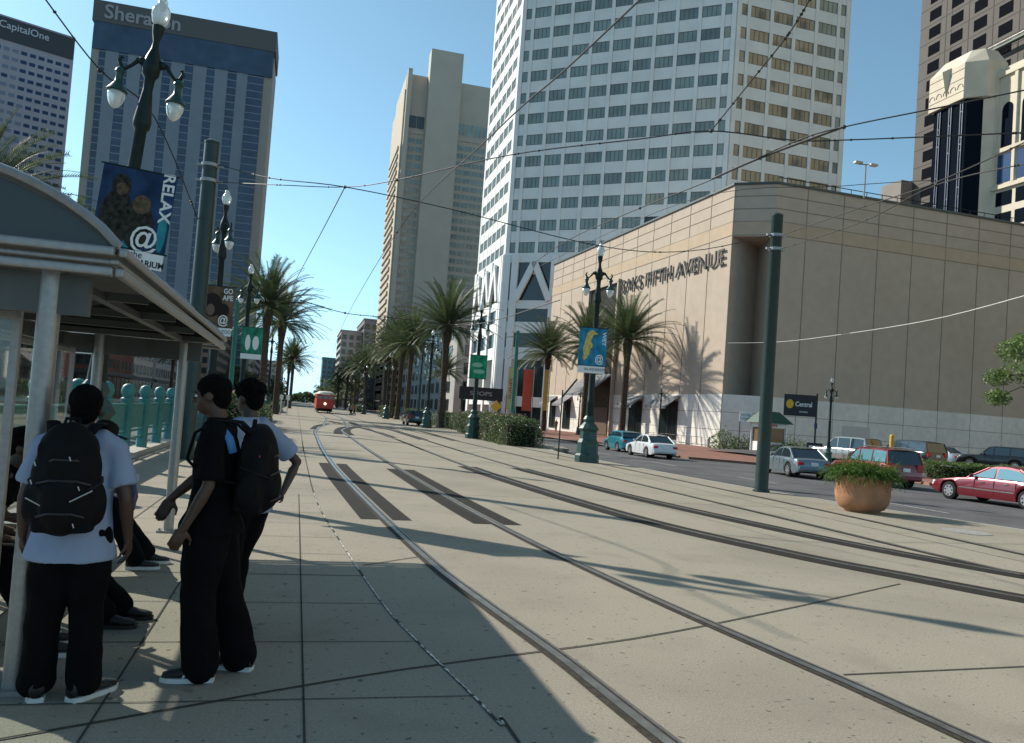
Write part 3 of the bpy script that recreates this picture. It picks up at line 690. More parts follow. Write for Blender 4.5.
# left side of the street
lowrise('commercial_building', 'grey low block with dentilled cornice seen over the bus shelter', -52, 190, 22, 60, 25, (.34, .33, .33), 3.2, 6, '-Y+X')
lowrise('brick_building', 'red brick shop building seen through the bus shelter', -50, 128, 22, 26, 12.5, (.16, .07, .05), 3.2, 3, '-Y+X')
lowrise('commercial_building', 'dark brown shop building left of the brick one', -54, 92, 22, 30, 13, (.12, .09, .07), 4, 3, '-Y+X')
lowrise('commercial_building', 'pale shop block beyond the brick one on the left side', -46, 156, 16, 30, 14, (.38, .35, .32), 3.6, 3, '-Y+X')
lowrise('commercial_building', 'far brown block behind the left palm row', -48, 260, 22, 120, 24, (.22, .17, .14), 4, 6, '-Y+X')
lowrise('commercial_building', 'distant grey block at the left street end', -42, 400, 22, 160, 26, (.20, .20, .21), 4, 6, '+X')
lowrise('commercial_building', 'tan shop block behind the far right palms', 30, 300, 20, 28, 20, (.40, .29, .18), 3.4, 5, '-Y-X')
# beige tower behind the photographer's right, seen mirrored in the office tower's windows
t = thing('office_tower', 'sunlit beige office tower off to the right of the street', 'building', (112, -10, 0))
m_be = mat('beige_office', (.58, .48, .30), .8, nscale=.3, namt=.05)
mb = MB(); mb.box((25, 10, 75), (50, 60, 150)); mb.build('wall', m_be, t)
mb = MB(); rr = random.Random(2)
for k in range(10):
    for i in range(16):
        if rr.random() < .6: mb.box((2+k*5, 40.05, 14+i*8.5), (2.6, .2, 5.0))
mb.build('window', m_w_dark, t)['kind'] = 'stuff'

# ------------------------------------------------------------------ palms
m_leaf = leafmat('palm_leaf', (.068, .095, .04), .35, .35)
m_leafd = leafmat('palm_leaf_dry', (.20, .15, .08), .3, .2)
m_trunk = mat('palm_trunk', (.075, .055, .04), .9, nscale=6, namt=.5, bump=1, bscale=14)
def palm_crown_mesh(seed, nf=84, L=5.2):
    r = random.Random(seed); mb = MB()
    for i in range(nf):
        az = i*2.39996+r.uniform(-.2, .2); tt = (i+.5)/nf
        el = R(86)-tt*R(108)+r.uniform(-.12, .12)
        ln = L*(.82+.25*math.sin(tt*PI))*r.uniform(.88, 1.08)
        hd = Vector((math.cos(az), math.sin(az), 0)); p = hd*.22+Vector((0, 0, .25-.5*tt)); e_ = el; n = 16; pts = [p.copy()]; st = ln/n
        for k in range(n):
            e_ -= (.012+.060*(k/n)**1.6)*(.6+max(0, math.cos(e_))); p = p+(hd*math.cos(e_)+Vector((0, 0, math.sin(e_))))*st; pts.append(p.copy())
        mb.slot(0); mb.tube(pts, [.035*(1-k/n)+.006 for k in range(n+1)], 4, cap=False)
        side = Vector((-hd.y, hd.x, 0)); roll_ = r.uniform(-.5, .5)
        for k in range(2, n):
            T = (pts[k+1]-pts[k]).normalized(); up_ = side.cross(T)*-1
            s2 = side*math.cos(roll_)+up_*math.sin(roll_); u2 = T.cross(s2)
            for j in range(3):
                f_ = j/3; b = pts[k].lerp(pts[k+1], f_); q = (k+f_)/n; ll = .72*math.sin(min(1, q*1.25+.12)*PI*.8+.25)+.08
                for sg in (-1, 1):
                    dr = (s2*sg*.80+T*.62+u2*(.30)+Vector((0, 0, -.12-.1*r.random()))).normalized(); tip = b+dr*ll*r.uniform(.85, 1.1)
                    wv = T*.042; mb.add([b-wv, b+wv, tip], [(0, 1, 2)])
    return mb
def make_palm(seed):
    t = thing('palm_tree', 'x', 'palm tree', (0, 0, 0), 0, 'date palms lining the street')
    mb = MB(); hs = [0, .3, 1, 3, 5.5, 8, 9.0, 9.7, 10.2, 10.5]; rr_ = [.46, .38, .33, .30, .29, .31, .42, .50, .36, .12]
    r = random.Random(seed); pts = []
    mb.tube([(.05*math.sin(h*.4+seed), .05*math.cos(h*.35), h) for h in hs], rr_, 14)
    for k in range(260):      # frond stubs
        h = 10.1-k*.016*2.4; a_ = k*2.39996; h = 10.3-(k % 260)*.038 if k < 60 else 8.0-(k-60)*.036
        if h < .3: continue
        rad = .46 if h > 8.7 else .31
        p = Vector((math.cos(a_)*rad*.93, math.sin(a_)*rad*.93, h)); o = Vector((math.cos(a_), math.sin(a_), 0))
        mb.add([p-Vector((-o.y, o.x, 0))*.09, p+Vector((-o.y, o.x, 0))*.09, p+o*.07+Vector((0, 0, .16)), p+Vector((0, 0, -.12))], [(0, 1, 2), (0, 2, 3), (1, 3, 2)])
    mb.build('trunk', m_trunk, t, smooth=True)
    c = palm_crown_mesh(seed).build('crown', [m_leaf, m_leafd], t); c.location = (0, 0, 10.4)
    return t
protos = [make_palm(s_) for s_ in (1, 2, 3)]
palm_spots = [
    (-3.2, 79, 1.0, 'tall palm on the left side of the tracks with its crown touching the blue hotel'),
    (-2.15, 92, .98, 'palm just right of the tallest left-hand palm, crown leaning over the tracks'),
    (-1.2, 165, .95, 'small looking third palm on the left, just left of the streetcar'),
    (-2.4, 210, 1, 'farthest palm on the left side, behind the third one'),
    (13.7, 78, .97, 'nearest big palm behind the right-hand hedges, in front of the white office tower'),
    (13.9, 105, 1, 'first palm trunk left of the nearest big right-hand palm'),
    (13.8, 114, 1.0, 'second palm trunk left of the nearest big right-hand palm'),
    (13.8, 122, 1.02, 'third palm trunk left of the nearest big right-hand palm'),
    (13.8, 133, 1.02, 'fourth palm trunk left of the nearest big right-hand palm'),
    (13.9, 175, 1, 'palm far down the right side near the distant hedges'),
    (13.9, 205, 1, 'palm beyond the first far one on the right side of the tracks'),
    (13.9, 240, 1, 'third of the far palms on the right side'),
    (13.9, 290, 1, 'farthest palm on the right side of the tracks'),
    (26.5, 150, .9, 'palm on the far sidewalk behind the nearest big palm trunk'),
    (33.9, 109.5, 1.08, 'palm between the orange street banners and the beige store'),
    (37.2, 88.9, 1.15, 'palm right of the green lamp post before the beige store'),
    (36.2, 99.5, 1.15, 'palm directly behind the green lamp post in front of the beige store'),
    (-14.9, 42, .93, 'palm whose fronds rise over the bus shelter roof at the left edge'),
    (-15.5, 60, .95, 'lower palm peeping over the bus shelter roof beside the blue hotel'),
    (-23, 105, .8, 'palm on the far left sidewalk seen between the shelter posts'),
    (-21, 150, .8, 'palm on the far left sidewalk seen below the poster banner'),
]
for i, (x, y, s_, lab) in enumerate(palm_spots):
    z = 0 if -4.2 < x < 15.8 else -.15
    if i < 3: p = protos[i]; p.location = (x, y, z); p['label'] = lab; p.scale = (s_,)*3; p.rotation_euler = (0, 0, i)
    else: dup(protos[i % 3], (x, y, z), i*1.3, lab, (s_,)*3)

# ------------------------------------------------------------------ leafy trees & hedges
m_hedge = leafmat('hedge_leaf', (.085, .12, .045), .5, .3)
m_hedge2 = leafmat('young_leaf', (.10, .16, .04), .4, .3)
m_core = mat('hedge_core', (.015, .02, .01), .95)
m_flow = leafmat('pink_blossom', (.55, .30, .27), .4, .2)
def leaves(mb, n, fn, size, r):
    for _ in range(n):
        p, s_ = fn(r), size*r.uniform(.6, 1.3)
        a_ = Vector((r.gauss(0, 1), r.gauss(0, 1), r.gauss(0, 1))).normalized(); b_ = a_.cross(Vector((r.gauss(0, 1), r.gauss(0, 1), r.gauss(0, 1)))).normalized()
        p = Vector(p); mb.add([p-a_*s_*.5, p+b_*s_*.22, p+a_*s_*.5, p-b_*s_*.22], [(0, 1, 2, 3)])
def hedge(label, x, y, wx, wy, h, n, flow=0, rz=0, leaf=None, size=.13, z=0, seed=1):
    t = thing('hedge', label, 'hedge', (x, y, z), rz); r = random.Random(seed)
    def fn(r):
        while True:
            u, v, w_ = r.uniform(-1, 1), r.uniform(-1, 1), r.uniform(0, 1)
            f_ = r.choice('xyzz'); 
            if f_ == 'x': u = math.copysign(1, u)
            elif f_ == 'y': v = math.copysign(1, v)
            else: w_ = 1
            k = 1+.16*noise.noise(Vector((u*wx*.6+seed, v*wy*.55, w_*h*1.6)))+r.uniform(-.10, .05)
            rx = (1-.25*w_*w_); return (u*wx/2*rx*k, v*(wy/2-.1)*k if abs(v) > .9 else v*wy/2, max(.05, w_*h*k))
    mb = MB(); leaves(mb, n, fn, size, r); mb.build('foliage', leaf or m_hedge, t)
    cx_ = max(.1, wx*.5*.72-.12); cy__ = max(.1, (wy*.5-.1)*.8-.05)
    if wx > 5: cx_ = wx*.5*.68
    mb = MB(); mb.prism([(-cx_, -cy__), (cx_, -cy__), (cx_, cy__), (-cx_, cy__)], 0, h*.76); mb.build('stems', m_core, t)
    if flow:
        mb = MB(); leaves(mb, flow, lambda r: (lambda q: (q[0]*1.04, q[1], q[2]*1.04))(fn(r)), .10, r); mb.build('blossom', m_flow, t)
    return t
hedge('long pale flowering hedge right of the tracks, in front of the white office tower', 13.4, 56.6, 2.5, 20, 1.62, 20000, 1500, rz=R(-5.5), seed=2)
hedge('short dark clipped hedge at the near end of the long flowering one', 12.4, 44.9, 2.5, 3.2, 1.45, 5000, 60, rz=R(-5.5), seed=3)
hedge('rounded green hedge just beyond the long flowering hedge', 15.0, 78, 2.4, 15, 1.4, 8000, 0, seed=4)
hedge('squarish green hedge behind the parked dark green car', 14.2, 98, 2, 14, 1.5, 6000, 0, seed=5)
hedge('far pale green hedge left of the dark green car', 13.6, 126, 2, 10, 1.6, 3000, 0, seed=6)
hedge('farthest hedge on the right of the tracks near the streetcar', 13.4, 190, 2, 26, 1.6, 3000, 0, seed=7)
hedge('tall flowering bush on the left behind the heads of the standing youths', -2.7, 35.5, 2.3, 5.5, 1.7, 7000, 1000, seed=8)
hedge('second flowering bush on the left, beyond the first', -2.7, 47, 2.2, 6.5, 1.45, 4500, 500, seed=9)
hedge('third low dark hedge on the left side of the tracks', -2.8, 62, 2.2, 9, 1.1, 4500, 0, seed=10)
hedge('farthest low hedge on the left, near the white sign posts', -2.8, 110, 2.2, 20, 1.2, 3000, 0, seed=11)
hedge('low clipped shrubs on the brick island behind the red cars', 40.5, 38.3, 15, 2.0, .9, 14000, 0, leaf=m_hedge2, z=-.15, rz=R(-2), seed=12)
def bush(label, x, y, z, rad, h, n, leaf, seed):
    t = thing('shrub', label, 'shrub', (x, y, z)); r = random.Random(seed)
    mb = MB()
    def fn(r):
        a_ = r.uniform(0, 2*PI); w_ = r.random(); k = math.sqrt(r.random())
        return (rad*k*math.cos(a_), rad*k*math.sin(a_), h*w_*(1-.45*k)*(1+.4*noise.noise(Vector((a_*1.5, w_*3, seed)))))
    leaves(mb, n, fn, .22, r); mb.build('foliage', leaf, t)
    mb = MB()
    for k in range(8):
        a_ = k*PI/4; mb.tube([(0, 0, 0), (rad*.5*math.cos(a_), rad*.5*math.sin(a_), h*.8)], [.03, .008], 5)
    mb.build('stem', m_trunk, t)
    return t
bush('bright green shrub at the corner of the beige store', 40.2, 70.6, -.15, 1.5, 2.2, 900, m_hedge2, 3)
bush('green shrub left of the ticket booth', 41.5, 68.8, -.15, 1.6, 1.7, 900, m_hedge, 4)
bush('shrub behind the tall sign post by the booth', 47.6, 70.5, -.15, 1.8, 2.0, 900, m_hedge2, 5)
bush('shrub between the booth and the small black sign', 42.8, 64.6, -.15, 1.3, 1.4, 600, m_hedge2, 6)

def leafy_tree(label, x, y, z, h, rad, zc, n, leaf, seed, size=.3, trunk=.18):
    t = thing('leafy_tree', label, 'tree', (x, y, z)); r = random.Random(seed)
    cl = [(Vector((r.gauss(0, .45)*rad, r.gauss(0, .45)*rad, zc+r.gauss(0, .42)*(h-zc))), rad*r.uniform(.22, .42)) for _ in range(26)]
    mb = MB()
    def fn(r):
        c, q = r.choice(cl); v = Vector((r.gauss(0, 1), r.gauss(0, 1), r.gauss(0, 1))).normalized()*q*r.random()**.4; v.z *= .7; return c+v
    leaves(mb, n, fn, size, r); mb.build('crown', leaf, t)
    mb = MB(); mb.tube([(0, 0, 0), (.05, .05, zc*.5), (0, .1, zc)], [trunk, trunk*.75, trunk*.5], 8)
    for c, q in cl: mb.tube([(0, .1, zc*.7), tuple(c*.6+Vector((0, 0, zc*.35))), tuple(c)], [trunk*.35, trunk*.2, .02], 5)
    mb.build('trunk', m_trunk, t); return t
leafy_tree('bright green leafy tree cut off by the right edge above the parked black car', 31.9, 27.9, -.15, 9.6, 2.3, 6.3, 13000, leafmat('elm_leaf', (.13, .20, .05), .4, .35), 5, .17, .12)
for i, (x, y) in enumerate(((22, 330), (18, 390), (20, 450), (17, 520), (19, 600), (-20, 300), (-22, 380))):
    leafy_tree(['first dark street tree at the far right of the street', 'second dark street tree down the right side', 'third dark street tree down the right side', 'fourth dark tree near the street end', 'last dark tree at the street end', 'far street tree on the left side', 'farthest street tree on the left side'][i],
               x, y, -.15, 15, 6, 9, 1500, m_hedge, 20+i, 1.1, .4)

fr = random.Random(31); mb = MB()
def tl(r):
    x = r.uniform(-70, 90); h = 8+4*noise.noise(Vector((x*.06, 0, 0)))+2*noise.noise(Vector((x*.3, 4, 0))); return (x, r.uniform(-8, 8), h*r.random()**.6)
leaves(mb, 12000, tl, 2.4, fr); o = mb.build('distant_trees', m_hedge, loc=(0, 760, -.3)); tag(o, 'dark line of distant trees closing the far end of the street', 'tree line'); o['kind'] = 'stuff'
for i, (x, y) in enumerate(((-12, 430), (-11, 510), (-12, 610))):
    leafy_tree(['street tree left of the streetcar in the far distance', 'second tree left of the streetcar, farther', 'third and farthest tree left of the streetcar'][i], x, y, -.15, 13, 5, 8, 1300, m_hedge, 60+i, 1.0, .4)
lowrise('commercial_building', 'far pale block closing the left side of the street end', -46, 640, 34, 40, 30, (.30, .28, .26), 4, 6, '-Y+X')

# ------------------------------------------------------------------ street lamps
def make_lamp(H=8.85, detail=True, globe=m_globe, arms=((-1, 0), (1, 0))):
    t = thing('street_lamp', 'x', 'street lamp', (0, 0, 0), 0, 'ornate three-globe street lamps'); n = 8
    def hc(mb, lo=6.05, s_=.78):     # slimmer, more compact lamp head
        out = []
        for x, y, z in mb.v:
            if z > lo: z = 9.12-(9.12-z)*s_; x *= s_; y *= s_
            out.append((x, y, z))
        mb.v = out; return mb
    mb = MB()
    mb.lathe([(.50, 0), (.50, .28), (.44, .34), (.43, .8), (.36, .95), (.34, 1.25), (.42, 1.36), (.34, 1.48), (.22, 1.62), (.26, 1.74), (.17, 1.9)], n=8)
    mb.build('pedestal', m_green2, t, bevel=.015)
    mb = MB(); hk = H/8.85
    mb.lathe([(.17, 1.88), (.15, 2.4), (.17, 2.46), (.14, 2.54), (.13, 4.5), (.15, 4.56), (.12, 4.64), (.105, 6.5), (.15, 6.56), (.16, 6.66), (.11, 6.72), (.12, 7.0), (.19, 7.1), (.21, 7.3), (.17, 7.5), (.09, 7.72), (.07, 7.9), (.12, 8.1), (.14, 8.28), (.1, 8.3)], n=14); hc(mb, 6.7)
    mb.build('post', m_green, t, smooth=True)
    gl = [(.09, 8.28), (.17, 8.38), (.21, 8.55), (.20, 8.68), (.14, 8.78), (.10, 8.82), (.11, 8.88), (.06, 8.97), (.03, 9.0)]
    mb = MB(); mb.lathe(gl, n=16); hc(mb); mb.build('globe', globe, t, smooth='all')
    mb = MB(); mb.lathe([(.04, 9.0), (.03, 9.05), (.02, 9.1), (.005, 9.2)], n=8); hc(mb); mb.build('finial', m_green, t)
    for sx, sy in arms:
        arm = MB()
        P_ = [(.10, 7.25), (.20, 7.42), (.30, 7.40), (.42, 7.24), (.54, 7.12), (.64, 7.14), (.70, 7.28), (.66, 7.38), (.61, 7.35)]
        arm.tube([(sx*a_, sy*a_, z_) for a_, z_ in P_], [.07, .085, .06, .045, .04, .05, .045, .035, .02], 8)
        arm.ell((sx*.22, sy*.22, 7.38), (.1, .1, .1)); 
        hc(arm); ao = arm.build('arm', m_green, t, smooth=True)
        hd = MB(); hd.lathe([(.04, 7.14), (.10, 7.08), (.12, 7.02), (.08, 6.96), (.09, 6.78), (.14, 6.70), (.21, 6.60), (.24, 6.56), (.22, 6.53), (.15, 6.53)], (sx*.64, sy*.64, 0), 16); hc(hd); hd.build('lamp_shade', m_green2, ao, smooth=True)
        gb = MB(); gb.lathe([(.20, 6.53), (.19, 6.42), (.15, 6.28), (.08, 6.18), (.01, 6.14)], (sx*.64, sy*.64, 0), 16); hc(gb); gb.build('globe', globe, ao, smooth='all')
    return t
lamp = make_lamp(); lamp.location = (-3.62, 15.9, -.12); lamp.rotation_euler = (0, R(4.4), 0); lamp['label'] = 'nearest three-globe street lamp at upper left, over the bus shelter roof'
lamps = [(-2.98, 30.6, R(-60), 'second lamp on the left, beside the thick green pole'), (-2.98, 47, R(-30), 'third lamp on the left, before the tall palms'), (-2.98, 90, R(-10), 'far lamp on the left among the palms'),
         (11.6, 31.2, R(-12), 'big lamp post with teal base in front of the beige store'), (11.3, 52, R(-10), 'lamp behind the flowering hedge with a green banner'),
         (11.6, 73.5, R(-8), 'lamp left of the nearest right-hand palm'), (12, 112, 0, 'far lamp in front of the right palm group'), (12, 150, 0, 'very far lamp on the right side of the tracks'), (12, 190, 0, 'farthest lamp near the streetcar'), (-2.98, 140, 0, 'farthest lamp on the left side')]
for x, y, rz, lab in lamps: dup(lamp, (x, y, 0), rz, lab)
# smaller clear-globe lamps on the far sidewalk
m_cg = mat('clear_globe', (.75, .8, .8), .05, spec=.8); m_cg.node_tree.nodes['Principled BSDF'].inputs['Transmission Weight'].default_value = .7
sm = make_lamp(globe=m_cg); sm['group'] = 'smaller lamps on the store sidewalk'
sc_ = .64
for k, (x, y, rz, lab) in enumerate(((33.3, 45.3, R(-30), 'small clear-globed lamp standing behind the silver sedan'), (33.5, 71, R(-20), 'small lamp before the store awnings, behind the white car'), (35, 98, R(-20), 'small lamp left of the big lamp post near two pedestrians'), (34, 132, 0, 'small lamp at the foot of the white tower'))):
    if k == 0: sm.location = (x, y, -.15); sm.rotation_euler = (0, 0, rz); sm.scale = (sc_,)*3; sm['label'] = lab
    else: dup(sm, (x, y, -.15), rz, lab, (sc_,)*3)

# --- banners on lamps
def banner(label, x, y, z0, z1, wd, rz, cols, texts, art=None, strip_txt=None):
    t = thing('banner', label, 'banner', (x, y, 0), rz)
    fab = mat('banner_fabric_%s' % cols[0], cols[1], .8, nscale=2.2, namt=.5)
    mb = MB(); mb.box((0, 0, (z0+z1)/2), (wd, .012, z1-z0)); mb.build('cloth', fab, t)
    for z in (z0, z1): mb = MB(); mb.tube([(-wd/2-.06, 0, z), (wd/2+.06, 0, z)], .018, 6); mb.build('rod', m_green, t)
    if strip_txt:
        mb = MB(); mb.box((0, -.001, z0-.18), (wd*.98, .014, .34)); mb.build('white_strip', m_white, t)
    return t
b1 = banner('navy banner on the nearest left lamp reading RELAX, with two sea otters', -3.45, 15.66, 4.75, 6.45, 1.62, 0, ('navy', (.02, .045, .10)), None, strip_txt=True)
text_obj('lettering', 'RELAX', .36, (.64, -.012, 5.95), (.03, 0, -1), (1, 0, .03), m_white, b1, .003, bevel=.008)
text_obj('lettering', '@', .62, (.30, -.012, 5.02), (1, 0, 0), (0, 0, 1), m_white, b1, .003, bevel=.006)
text_obj('lettering', 'the', .2, (.20, -.012, 4.66), (1, 0, 0), (0, 0, 1), m_black, b1, .003)
text_obj('lettering', 'AQUARIUM', .185, (.36, -.012, 4.5), (1, 0, 0), (0, 0, 1), m_black, b1, .003, bevel=.004)
m_ot = mat('otter_brown', (.03, .028, .022), .8, nscale=9, namt=.8); m_ot2 = mat('otter_pale', (.11, .075, .045), .8, nscale=9, namt=.5); m_sea = mat('sea_teal', (.03, .22, .25), .8, nscale=4, namt=.3)
mb = MB()
def disc(mb, c, rx, rz_, y=-.009, n=20): mb.add([(c[0]+rx*math.cos(2*PI*k/n), y, c[1]+rz_*math.sin(2*PI*k/n)) for k in range(n)][::-1] and [(c[0]+rx*math.cos(-2*PI*k/n), y, c[1]+rz_*math.sin(-2*PI*k/n)) for k in range(n)], [tuple(range(n))])
disc(mb, (-.38, 5.35), .36, .62); disc(mb, (.12, 5.25), .34, .5, -.0095); disc(mb, (-.36, 6.05), .21, .24, -.010); mb.slot(1); disc(mb, (-.33, 5.98), .13, .13, -.011); disc(mb, (.14, 5.72), .2, .2, -.010)
mb.slot(2); disc(mb, (.66, 5.2), .1, .42, -.008); disc(mb, (-.05, 4.85), .2, .08, -.008); mb.build('picture', [m_ot, m_ot2, m_sea], b1)
b1.location = (-3.42, 15.66, .12); b1.rotation_euler = (0, R(4.4), 0); b1.scale = (.76, 1, .85)
b2 = banner('brown banner on the second left lamp reading GO APE, with an ape', -2.98, 30.4, 4.6, 6.3, 1.6, R(-6), ('brown', (.13, .08, .05)), None, strip_txt=True)
text_obj('lettering', 'GO', .30, (.5, -.012, 6.1), (1, 0, 0), (0, 0, 1), m_white, b2, .003, bevel=.006)
text_obj('lettering', 'APE', .30, (.5, -.012, 5.82), (1, 0, 0), (0, 0, 1), m_white, b2, .003, bevel=.006)
text_obj('lettering', '@', .5, (.34, -.012, 4.9), (1, 0, 0), (0, 0, 1), m_white, b2, .003, bevel=.006)
text_obj('lettering', 'the ZOO', .2, (.38, -.012, 4.42), (1, 0, 0), (0, 0, 1), m_black, b2, .003)
mb = MB(); disc(mb, (-.25, 5.5), .5, .5); disc(mb, (.3, 5.3), .3, .3, -.0095); mb.slot(1); disc(mb, (-.3, 5.3), .2, .24, -.011); mb.build('picture', [mat('ape_dark', (.03, .02, .018), .9), mat('ape_face', (.18, .11, .08), .8)], b2)
b3 = banner('green and pale banner on the third left lamp with white figures', -2.98, 46.8, 4.6, 6.3, 1.6, R(-6), ('grn', (.03, .20, .12)), None, strip_txt=True)
mb = MB(); disc(mb, (-.3, 5.3), .2, .5); disc(mb, (.3, 5.3), .25, .45); mb.build('picture', m_white, b3)
b4 = banner('blue banner on the big lamp post with a yellow seahorse, aquarium at symbol', 11.75, 31.0, 4.45, 6.25, 1.62, R(-12), ('blue', (.03, .20, .32)), None, strip_txt=True)
m_yel = mat('seahorse_yellow', (.60, .45, .12), .7, nscale=8, namt=.3)
mb = MB()
sh = [(-.05, 6.02, .16), (-.18, 5.92, .19), (-.26, 5.72, .17), (-.30, 5.5, .19), (-.33, 5.28, .22), (-.34, 5.05, .18), (-.38, 4.88, .11), (-.45, 4.76, .07), (-.52, 4.85, .05)]
for k in range(len(sh)-1):
    for j in range(5):
        f_ = j/5; disc(mb, (sh[k][0]*(1-f_)+sh[k+1][0]*f_, sh[k][1]*(1-f_)+sh[k+1][1]*f_), (sh[k][2]*(1-f_)+sh[k+1][2]*f_), (sh[k][2]*(1-f_)+sh[k+1][2]*f_)*.8, -.009-.0002*(k*5+j), 12)
disc(mb, (.14, 5.98), .14, .045, -.02, 10); disc(mb, (-.10, 5.42), .09, .14, -.021, 10); mb.build('picture', m_yel, b4)
text_obj('lettering', '@', .5, (.42, -.012, 4.78), (1, 0, 0), (0, 0, 1), m_white, b4, .003, bevel=.006)
text_obj('lettering', 'WET', .30, (.64, -.012, 5.75), (0, 0, -1), (1, 0, 0), m_white, b4, .003, bevel=.006)
text_obj('lettering', 'the AQUARIUM', .18, (.2, -.012, 4.28), (1, 0, 0), (0, 0, 1), m_black, b4, .003)
b5 = banner('green banner on the lamp behind the flowering hedge', 11.5, 51.8, 4.45, 6.25, 1.6, R(-12), ('grn2', (.02, .22, .11)), None, strip_txt=False)
mb = MB(); disc(mb, (-.1, 5.5), .5, .18); disc(mb, (.1, 5.0), .55, .16); mb.build('picture', mat('banner_pale', (.25, .45, .30), .8), b5)

for b_ in (b2, b3, b4, b5): b_.location.z = .1; b_.scale = (.70, 1, .86)
b4.location.x -= .3; b3.location.x += .35; b5.location.x -= .2
# upright flags by the white tower
def flag(label, x, y, z0, z1, wd, col, txt=None, tcol=None):
    t = thing('vertical_flag', label, 'flag', (x, y, -.15), R(-10), 'tall narrow street flags')
    mb = MB(); mb.box((0, 0, (z0+z1)/2), (wd, .02, z1-z0)); mb.build('cloth', mat('flag_%s' % label[:6], col, .8, nscale=1, namt=.15), t)
    mb = MB(); mb.tube([(wd/2+.12, 0, 0), (wd/2+.12, 0, z1+.4)], .06, 8); mb.tube([(-wd/2, 0, z1), (wd/2+.1, 0, z1)], .03, 6); mb.build('mast', m_alu, t)
    if txt: text_obj('lettering', txt, wd*.75, (0, -.03, (z0+z1)/2), (0, 0, 1), (-1, 0, 0), tcol, t, .004, bevel=.01)
flag('cream flag with red vertical lettering near the teal pole', 26.9, 102, 2.6, 8.1, 1.15, (.62, .50, .22), 'SHINES', mat('flag_red', (.5, .06, .04), .7))
flag('plain orange red flag right of the teal pole', 29.2, 102.5, 2.6, 8.1, 1.25, (.62, .10, .06))
flag('orange flag half hidden behind the palm trunk', 31.6, 102, 2.8, 8.2, .5, (.65, .33, .06))

# ------------------------------------------------------------------ poles
def big_pole(label, x, y, H, r0, r1, mt, clamps=True, lean=0):
    t = thing('trolley_pole', label, 'utility pole', (x, y, 0)); t.rotation_euler = (0, lean, 0)
    mb = MB(); mb.lathe([(r0*1.25, 0), (r0*1.25, .05), (r0, .06), (r1, H), (r1*1.05, H+.01), (r1*1.05, H+.06), (r1*.5, H+.12)], n=24); mb.build('shaft', mt, t, smooth=True)
    if clamps:
        for z in (H-.95, H-.55):
            mb = MB(); mb.lathe([(r1+.005, z-.05), (r1+.035, z-.04), (r1+.035, z+.04), (r1+.005, z+.05)], n=20); mb.box((r1+.08, 0, z), (.14, .05, .06)); mb.box((-r1-.08, 0, z), (.14, .05, .06)); mb.build('clamp', m_alu, t)
    return t
big_pole('thick dark green pole right of the planter-side rails, in front of the beige store', 13.1, 20.75, 8.0, .19, .16, m_pole)
big_pole('thick dark green pole just behind the bus shelter', -2.6, 21.9, 8.05, .22, .18, m_pole)
big_pole('slim teal pole before the left-hand palms', -4.0, 53, 7.6, .16, .13, m_tealp, False)
big_pole('slim teal pole between the coloured flags', 15.2, 57, 7.8, .15, .12, m_tealp, False)
big_pole('far thin pole beside the right-hand hedge', 12.6, 86, 7.5, .12, .1, m_pole, False)

# ------------------------------------------------------------------ overhead wires
def U(x, y, z):
    r = F+RX*((x-512)/810)+UX*((385-y)/810); k = (z-1.67)/r.z; return Vector((0, 0, 1.67))+r*k
def UX_(x, y, X):
    r = F+RX*((x-512)/810)+UX*((385-y)/810); k = X/r.x; return Vector((0, 0, 1.67))+r*k
def wire(label, pts, rad=.012, knots=(), mt=m_cable, blobs=0):
    c = Vector(pts[0]); P = [Vector(p)-c for p in pts]
    out = []; n = len(P)
    for i in range(n-1):
        p0, p1, p2, p3 = P[max(i-1, 0)], P[i], P[i+1], P[min(i+2, n-1)]
        for j in range(6):
            t_ = j/6; out.append(.5*((2*p1)+(p2-p0)*t_+(2*p0-5*p1+4*p2-p3)*t_*t_+(-p0+3*p1-3*p2+p3)*t_**3))
    out.append(P[-1])
    mb = MB(); mb.tube(out, rad, 6)
    for a_ in knots:
        p = P[a_]; mb.ell(p, (rad*3.2,)*3, 8, 6)
    r_ = random.Random(len(out))
    for k in range(blobs):
        i = r_.randrange(len(out)-1); p = out[i].lerp(out[i+1], r_.random()); mb.ell(p, (rad*2.4, rad*2.4, rad*2.0), 6, 4)
    return tag(mb.build('overhead_wire', mt, loc=c, smooth=True), label, 'wire', 'tramway overhead wires')
wire('thick cable sagging across the nearest left lamp', [U(40, -8, 8.2), U(100, 70, 7.6), U(155, 118, 7.2), U(200, 225, 6.0)], .014, (1,), blobs=4)
wire('span wire from the thick left pole over the tracks to the right-hand pole', [(-2.4, 21.9, 7.55), U(270, 178, 6.9), U(345, 187, 6.6), U(450, 209, 6.45), U(600, 246, 6.0), U(690, 251, 6.3), (12.95, 20.75, 7.45)], .012, (2,), blobs=12)
wire('upper span wire from the thick left pole bending to the cross wires', [(-2.4, 21.9, 7.1), U(280, 185, 6.6), U(345, 187, 6.6), U(397, 180, 6.3), U(510, 155, 6.3), U(640, 139, 6.3), U(711, 131, 6.3), U(790, 140, 6.3), U(846, 140, 6.3), U(1040, 132, 6.3)], .010, (2, 3, 6), blobs=22)
wire('wire dropping steeply from the top right to the cross wire', [U(815, -10, 6.9), U(790, 32, 6.7), U(752, 80, 6.5), U(711, 131, 6.3)], .010, (), blobs=12)
wire('long trolley wire crossing in front of the white tower from the top edge', [UX_(648, -8, 2.6), UX_(565, 70, 2.55), UX_(490, 137, 2.4), UX_(397, 232, 2.4), UX_(345, 320, 2.2), UX_(333, 352, 2.2)], .010, (3,))
